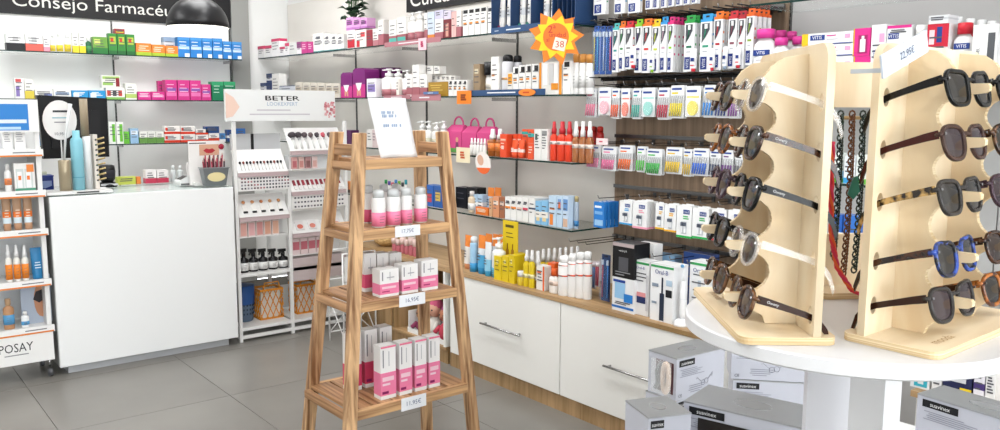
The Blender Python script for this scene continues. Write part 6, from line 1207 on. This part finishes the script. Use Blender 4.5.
def sunglasses(stand, col, row, desc, fm, tm_, lens, n=2.8, a=.0285, b=.0245, cat=0.0, th=.0036, word=False):
    c = COLS[col]; z = (ROWS_A if stand is sA else ROWS_B)[row]; mat = Matrix.Translation(stand.location) @ Matrix.Rotation(stand.rotation_euler.z, 4, 'Z'); p = mat @ Vector((c, .022, z-.0035))
    g = empty('sunglasses', p, stand.rotation_euler.z+random.uniform(-.03, .03), desc, 'sunglasses'); g.rotation_euler.rotate_axis('X', -.235)
    cx = .0108+a; fr = MB()
    for s in (-1, 1):
        pts = [(s*cx+x, .0016*abs(x/a)**2*0-.002+.004*abs((s*cx+x)/.065)**2, zz) for x, zz in superell(a, b, n, cat=cat, sgn=s)]
        fr.tube(pts, th, fm, 6, closed=True)
        fr.tube([(s*(cx+a*.94), .001, .0135), (s*.0715, .004, .014), (s*.0715, .010, .014)], th*1.15, fm, 6)
    fr.tube([(-.0125, -.001, .0105), (-.006, -.002, .0128), (.006, -.002, .0128), (.0125, -.001, .0105)], th*1.05, fm, 6); fr.build('frame_front', g)
    for s in (-1, 1):
        L = superell(a*.98, b*.98, n, cat=cat, sgn=s)
        V = [(s*cx+x, -.002+.004*abs((s*cx+x)/.065)**2, zz) for x, zz in L]; V += [(s*cx, -.003, 0)]
        MB().add(V, [(i, (i+1) % len(L), len(L)) for i in range(len(L))], lens, True).build('lens', g)
        tp = MB(); ribbon(tp, [(s*.0715, .006, .014), (s*.072, .025, .0132), (s*.071, .06, .0105), (s*.0697, .084, .0082), (s*.068, .105, .004), (s*.064, .125, -.012), (s*.061, .138, -.032)], [.0125, .0115, .0095, .0095, .0105, .0115, .0095], .0042, tm_)
        if word and s == 1: tp.text('Oweny', .006, (s*.072+.0027, .03, .0126), M('e8e8e8'), u=(0, 1, -.06), v=(0, 0, 1))
        tp.build('temple', g); MB().box(s*.068-.0015, s*.068+.0015, -.0045, -.003, .012, .0155, M('b8b8ba', .25, 1)).build('rivet', g)
    return g
BLK = M('0b0b0c', .25); T1 = tort('tortoise_dark', '1c100c', '4a2a18'); T2 = tort('tortoise_amber', '4a2410', 'a8642c'); T3 = tort('tortoise_brown', '2a180e', '6a4424'); LEO = tort('leopard_acetate', '241a12', 'c09a5c'); PUR = M('4a3440', .22, 0, .88); CLB = M('4a322a', .22, 0, .9); GRB = M('3a3634', .22, 0, .92); NB = tort('black_blue', '14161e', '2a4aa0'); BR = M('33190d', .25); RD = M('42150f', .25)
# column 1 of stand A is its near one (x counted from the far end)
near_far = {0: 'far', 1: 'near'}
spec = [(1, 0, 'clear-framed sunglasses with brown lenses, top row near column of left eyewear stand', M_ACRYL, M_ACRYL, 'brown', 2.3, 0), (1, 1, 'dark tortoise sunglasses, second row near column of left eyewear stand', T1, T1, 'green', 2.6, 1), (1, 2, 'black sunglasses, middle row near column of left eyewear stand', BLK, BLK, 'grey', 3.0, 1), (1, 3, 'clear-framed round sunglasses, fourth row near column of left eyewear stand', M_ACRYL, M_ACRYL, 'brown', 2.1, 0), (1, 4, 'brown tortoise sunglasses, bottom row near column of left eyewear stand', T3, BR, 'purple', 2.4, 1),
        (0, 0, 'dark green-lensed tortoise sunglasses, top row far column of left eyewear stand', T1, T1, 'green', 2.5, 0), (0, 1, 'amber tortoise sunglasses, second row far column of left eyewear stand', T2, T2, 'green', 2.3, 0), (0, 2, 'translucent plum sunglasses, middle row far column of left eyewear stand', PUR, PUR, 'purple', 2.3, 0), (0, 3, 'black sunglasses, fourth row far column of left eyewear stand', BLK, BLK, 'grey', 3.0, 0), (0, 4, 'mottled brown sunglasses, bottom row far column of left eyewear stand', T3, T3, 'brown', 2.4, 0)]
for c, r, d, fm, tm_, ln, n, wd in spec: sunglasses(sA, c, r, d, fm, tm_, LEN[ln], n, word=wd)
for c, r, d, fm, tm_, ln, n, ct_ in [(0, 0, 'black square sunglasses, top row of right eyewear stand under the price card', BLK, BLK, 'grey', 3.2, .004), (0, 1, 'brown translucent sunglasses with red-brown temple, second row of right eyewear stand', CLB, RD, 'purple', 2.6, .003), (0, 2, 'leopard pattern sunglasses, middle row of right eyewear stand', GRB, LEO, 'grey', 3.0, .003), (0, 3, 'black and blue sunglasses, fourth row of right eyewear stand', NB, T1, 'grey', 2.7, .005), (0, 4, 'grey-brown sunglasses with brown temple, bottom row of right eyewear stand', GRB, BR, 'purple', 2.6, .006),
        (1, 0, 'dark sunglasses cut by frame edge, top row right eyewear stand', BLK, BLK, 'grey', 2.8, 0), (1, 1, 'green-brown sunglasses cut by frame edge, second row right eyewear stand', T3, T3, 'green', 2.6, 0), (1, 2, 'pale plum sunglasses cut by frame edge, middle row right eyewear stand', PUR, PUR, 'purple', 2.4, 0), (1, 3, 'tortoise sunglasses cut by frame edge, fourth row right eyewear stand', T1, T1, 'brown', 2.6, 0), (1, 4, 'amber sunglasses cut by frame edge, bottom row right eyewear stand', T2, T2, 'grey', 2.6, 0)]:
    sunglasses(sB, c, r, d, fm, tm_, LEN[ln], n, cat=ct_)

# ------------------------------------------------------------------ cord stand at the back of the table
pc0 = on(849, 297, 'z', TT); fdir = Vector((FW.x, FW.y, 0)).normalized(); cpos = Vector((pc0.x, pc0.y, TT+.0005)); rzc = math.atan2(-fdir.x, fdir.y)+.12
sC = empty('cord_stand', cpos, rzc, 'birch plywood stand for eyewear cords between the two eyewear stands', 'display stand')
MB().prism(rrect(-.062, .062, -.02, .1, .012), lambda a, b, q: (a, b, .012*q), M_PLYF, M_PLYE).build('base', sC)
hz0 = 1.315-TT; plate('frame_panel', rrect(-.1, .1, .012, .452, .02, (0, 0, 1, 1)), [rrect(-.07, .07, hz0, .365, .012)], lambda a, b, q: (a, .06+q, b), .012, M_PLY, sC)
MB().tube([(-.065, .03, .345), (.065, .03, .345)], .004, M('c8a878', .5), 6).tube([(-.065, .03, .345), (-.065, .056, .345)], .004, M('c8a878', .5), 6).tube([(.065, .03, .345), (.065, .056, .345)], .004, M('c8a878', .5), 6).build('cord_bar', sC)
def chain(x, y, z0, z1, col, label, braid=False, sway=0.0):
    mb = MB(); n = max(6, int((z1-z0)/.0072)); m = M(col, .25, 0, .92, .4)
    for i in range(n):
        z = z1-(z1-z0)*i/(n-1); u = (z1-z)/(z1-z0); xx = x+sway*u*u; yy = y-.006*math.sin(3*u)
        ring = []
        for k in range(8):
            a = k*math.pi/4; p_ = (.0058*math.cos(a), .0068*math.sin(a)); ring.append((xx+p_[0], yy+.002*(i % 2), z+p_[1]) if i % 2 == 0 else (xx+.002, yy+p_[0], z+p_[1]))
        mb.tube(ring, .0019, m, 4, closed=True)
    ob = mb.build('glasses_chain', None, cpos, rzc, label, 'glasses chain', 'eyewear cords on the cord stand'); return ob
chain(-.028, .018, .075, .352, '1c3a34', 'dark green chain cord nearest the left eyewear stand')
chain(-.006, .016, .045, .352, '7a4a2c', 'brown tortoise chain cord in the middle of the cord stand')
chain(.017, .018, .05, .352, '1f4038', 'dark green chain cord nearest the right eyewear stand')
mb = MB(); P = [(-.045+.0, .012, .30), (-.044, .008, .2), (-.043, .0, .12), (-.034, -.012, .06), (-.012, -.03, .0185), (.02, -.04, .006)]
PP = []
for i in range(len(P)-1):
    for k in range(8): PP.append(Vector(P[i]).lerp(Vector(P[i+1]), k/8))
PP.append(Vector(P[-1]))
for s, cc in ((0, 'e8404c'), (2.1, 'f06a3c'), (4.2, 'e03a60')):
    mb.tube([p_+Vector((.003*math.cos(i*.9+s), .003*math.sin(i*.9+s), 0)) for i, p_ in enumerate(PP)], .0028, M(cc, .6), 5)
mb.build('braided_strap', None, cpos, rzc, 'red and orange braided cord hanging beside the left eyewear stand', 'eyewear cord', 'eyewear cords on the cord stand')
MB().prism([(-.014, .2), (-.004, .232), (.004, .235), (.01, .205), (-.002, .19)], lambda a, b, q: (a, .004-.003*q, b), M('2f7a6a', .35)).build('cord_pendant', None, cpos, rzc, 'green leaf-shaped pendant on the middle cord', 'pendant')

# ------------------------------------------------------------------ silver boxes on low plinths under the table
Z1, Z2, BH = .565, .696, .130
for (x0, x1, y0, y1, lab) in ((1.62, 2.62, 1.0, 1.645, 'low white plinth under the stacked silver boxes'), (2.05, 2.7, .55, .97, 'small low white plinth under the single silver box')):
    t = empty('low_plinth', ((x0+x1)/2, (y0+y1)/2, 0), 0, lab, 'plinth'); w, d = (x1-x0)/2, (y1-y0)/2
    MB().box(-w, w, -d, d, Z1-.025, Z1-.0005, M_WHITE).build('top', t); MB().box(-w+.04, w-.04, -d+.04, d-.04, 0, Z1-.025, M('e4e4e6', .5)).build('body', t)
SILV = M('b2b4b6', .3, .55); SIDE = M('c6c8d2', .4)
def draw_glasses(mb, x, z, s, y, m):
    for k in (0, 1): mb.tube([(x+s*(.22*k)+s*.16*math.cos(q*math.pi/6)*.8, y, z+s*.1*k*.5+s*.13*math.sin(q*math.pi/6)) for q in range(12)], .0006, m, 4, closed=True)
    mb.tube([(x+s*.35, y, z+s*.12), (x+s*.62, y, z+s*.42), (x+s*.6, y, z+s*.2)], .0006, m, 4).tube([(x-s*.12, y, z+s*.06), (x-s*.4, y, z+s*.3), (x-s*.5, y, z+s*.25)], .0006, m, 4)
def silver_box(A, ux, w, d, z, label, h=BH, window=None, mirror=False, logo=True):
    """A: left front corner, ux: direction of the front edge (left to right), body lies behind it"""
    rz = math.atan2(ux.y, ux.x); t = empty('silver_box', (A.x, A.y, z), rz, label, 'box')
    MB().box(0, w, 0, d, 0, h, SIDE).build('carton_body', t); MB().box(-.0008, w+.0008, -.0008, d+.0008, h-.003, h+.0008, SILV).build('silver_top', t)
    m = MB().box(w*.05, w*.36, -.0014, -.0006, h*.78, h*.93, M('17171a', .4)).text('suavinex', h*.075, (w*.205, -.002, h*.855), M('f2f2f2'), wmax=w*.27) if logo else MB()
    lines(m, random.Random(1), w*.06, w*.6, -.0012, h*.52, h*.72, 5, M('9a9ca8'), .0011); draw_glasses(m, w*.55, h*.28, w*.3, -.0012, M('7a7c88')); m.text('CE', h*.07, (w*.08, -.0014, h*.1), M('3a3a40')); lines(m, random.Random(4), w*.25, w*.6, -.0012, h*.1, h*.3, 4, M('8a8c98'), .001); m.build('print', t)
    MB().prism([(w*.5+w*.16*math.cos(q*math.pi/8), d*.5+d*.2*math.sin(q*math.pi/8)) for q in range(16)], lambda a, b, q: (a, b, h+.0009+.0008*q), M('b4b6b8', .2, .5)).build('hang_tab', t)
    if window:
        MB().box(-.001, .0, d*.1, d*.72, h*.12, h*.86, M('5a3a40', .5)).build('window_backing', t)
        r = MB().tube([(-.006, d*.32+d*.17*math.cos(q*math.pi/12)*.6, h*.48+h*.34*math.sin(q*math.pi/12)) for q in range(24)], .008, M('e4c8b0', .4), 8, closed=True); r.lathe([(.002, 0), (.002, .001)], 6, M('e4c8b0')); r.build('headphone_ring', t)
        MB().tube([(-.006, d*.5, h*.8), (-.008, d*.62, h*.6), (-.006, d*.6, h*.3), (-.006, d*.68, h*.16)], .007, M('4a5258', .5), 6).build('fabric_band', t)
        MB().box(-.0165, -.0155, d*.06, d*.76, h*.08, h*.9, M_CLEAR).build('window_film', t)
    return t
def zp(q, z): return on(q[0], q[1], 'z', z)
zt2 = Z2+BH
A, Cc, B_ = zp((677, 359), zt2), zp((727, 346.8), zt2), zp((645, 351), zt2)
silver_box(A, (Cc-A).normalized(), .215, .115, Z2, 'silver box with window and round headphones on the low plinth', window=True)
silver_box(A+Vector((.006, .004, 0)), Vector((1, .02, 0)).normalized(), .215, .115, Z1, 'silver box directly beneath the headphone window box', window=False)
A, Cc = zp((730.7, 379), Z2), zp((805, 383), Z2); u_ = (Cc-A).normalized(); u_.z = 0
silver_box(A, u_, .23, .12, Z2+.001, 'upper silver box partly hidden by the round tabletop', logo=False); silver_box(A+Vector((.004, -.006, 0)), u_, .23, .12, Z1, 'lower silver box under the round tabletop')
A, B_, Cc = zp((684, 401), zt2), zp((704, 384), zt2), zp((826, 410), zt2); D = A+(Cc-B_); u_ = (D-A); u_.z = 0; L = u_.length; u_.normalize(); dep = (B_-A).length
fb = silver_box(A, u_, min(L, .3), dep, Z2, 'nearest long silver box with dark window front'); MB().box(.04, min(L, .3)-.03, -.003, -.0016, .012, BH*.74, M('26221f', .3)).build('front_window', fb)
silver_box(A+Vector((.006, -.004, 0)), u_, min(L, .3), dep, Z1, 'silver box beneath the nearest long one', logo=False)
B_, Cc, D = zp((627, 402), zt2), zp((671, 403.5), zt2), zp((681, 424), zt2)
u_ = (D-Cc); u_.z = 0; u_.normalize(); n_ = Vector((-u_.y, u_.x, 0)); A2 = Cc
ux = (Cc-B_); ux.z = 0; wq = .125
uu = Vector((.86, -.5, 0)).normalized(); A3 = zp((640, 436), zt2)
silver_box(Vector((1.48, 1.255, 0)), Vector((.93, -.37, 0)).normalized()*1.0, .115, .125, Z2, 'leftmost silver box low beside the cabinet drawers'); silver_box(Vector((1.484, 1.256, 0)), Vector((.93, -.37, 0)).normalized(), .113, .123, Z1, 'silver box hidden beneath the leftmost one', logo=False)
A, Cc, B_ = zp((917.8, 393.4), zt2), zp((987.5, 414.6), zt2), zp((934.5, 387), zt2); u_ = Cc-A; u_.z = 0; u_.normalize()
silver_box(A, u_, .3, .12, Z2, 'silver box at the right below the tabletop'); silver_box(A+Vector((.004, .004, 0)), u_, .296, .116, Z1, 'silver box hidden beneath the right one', logo=False)
finish_labels()
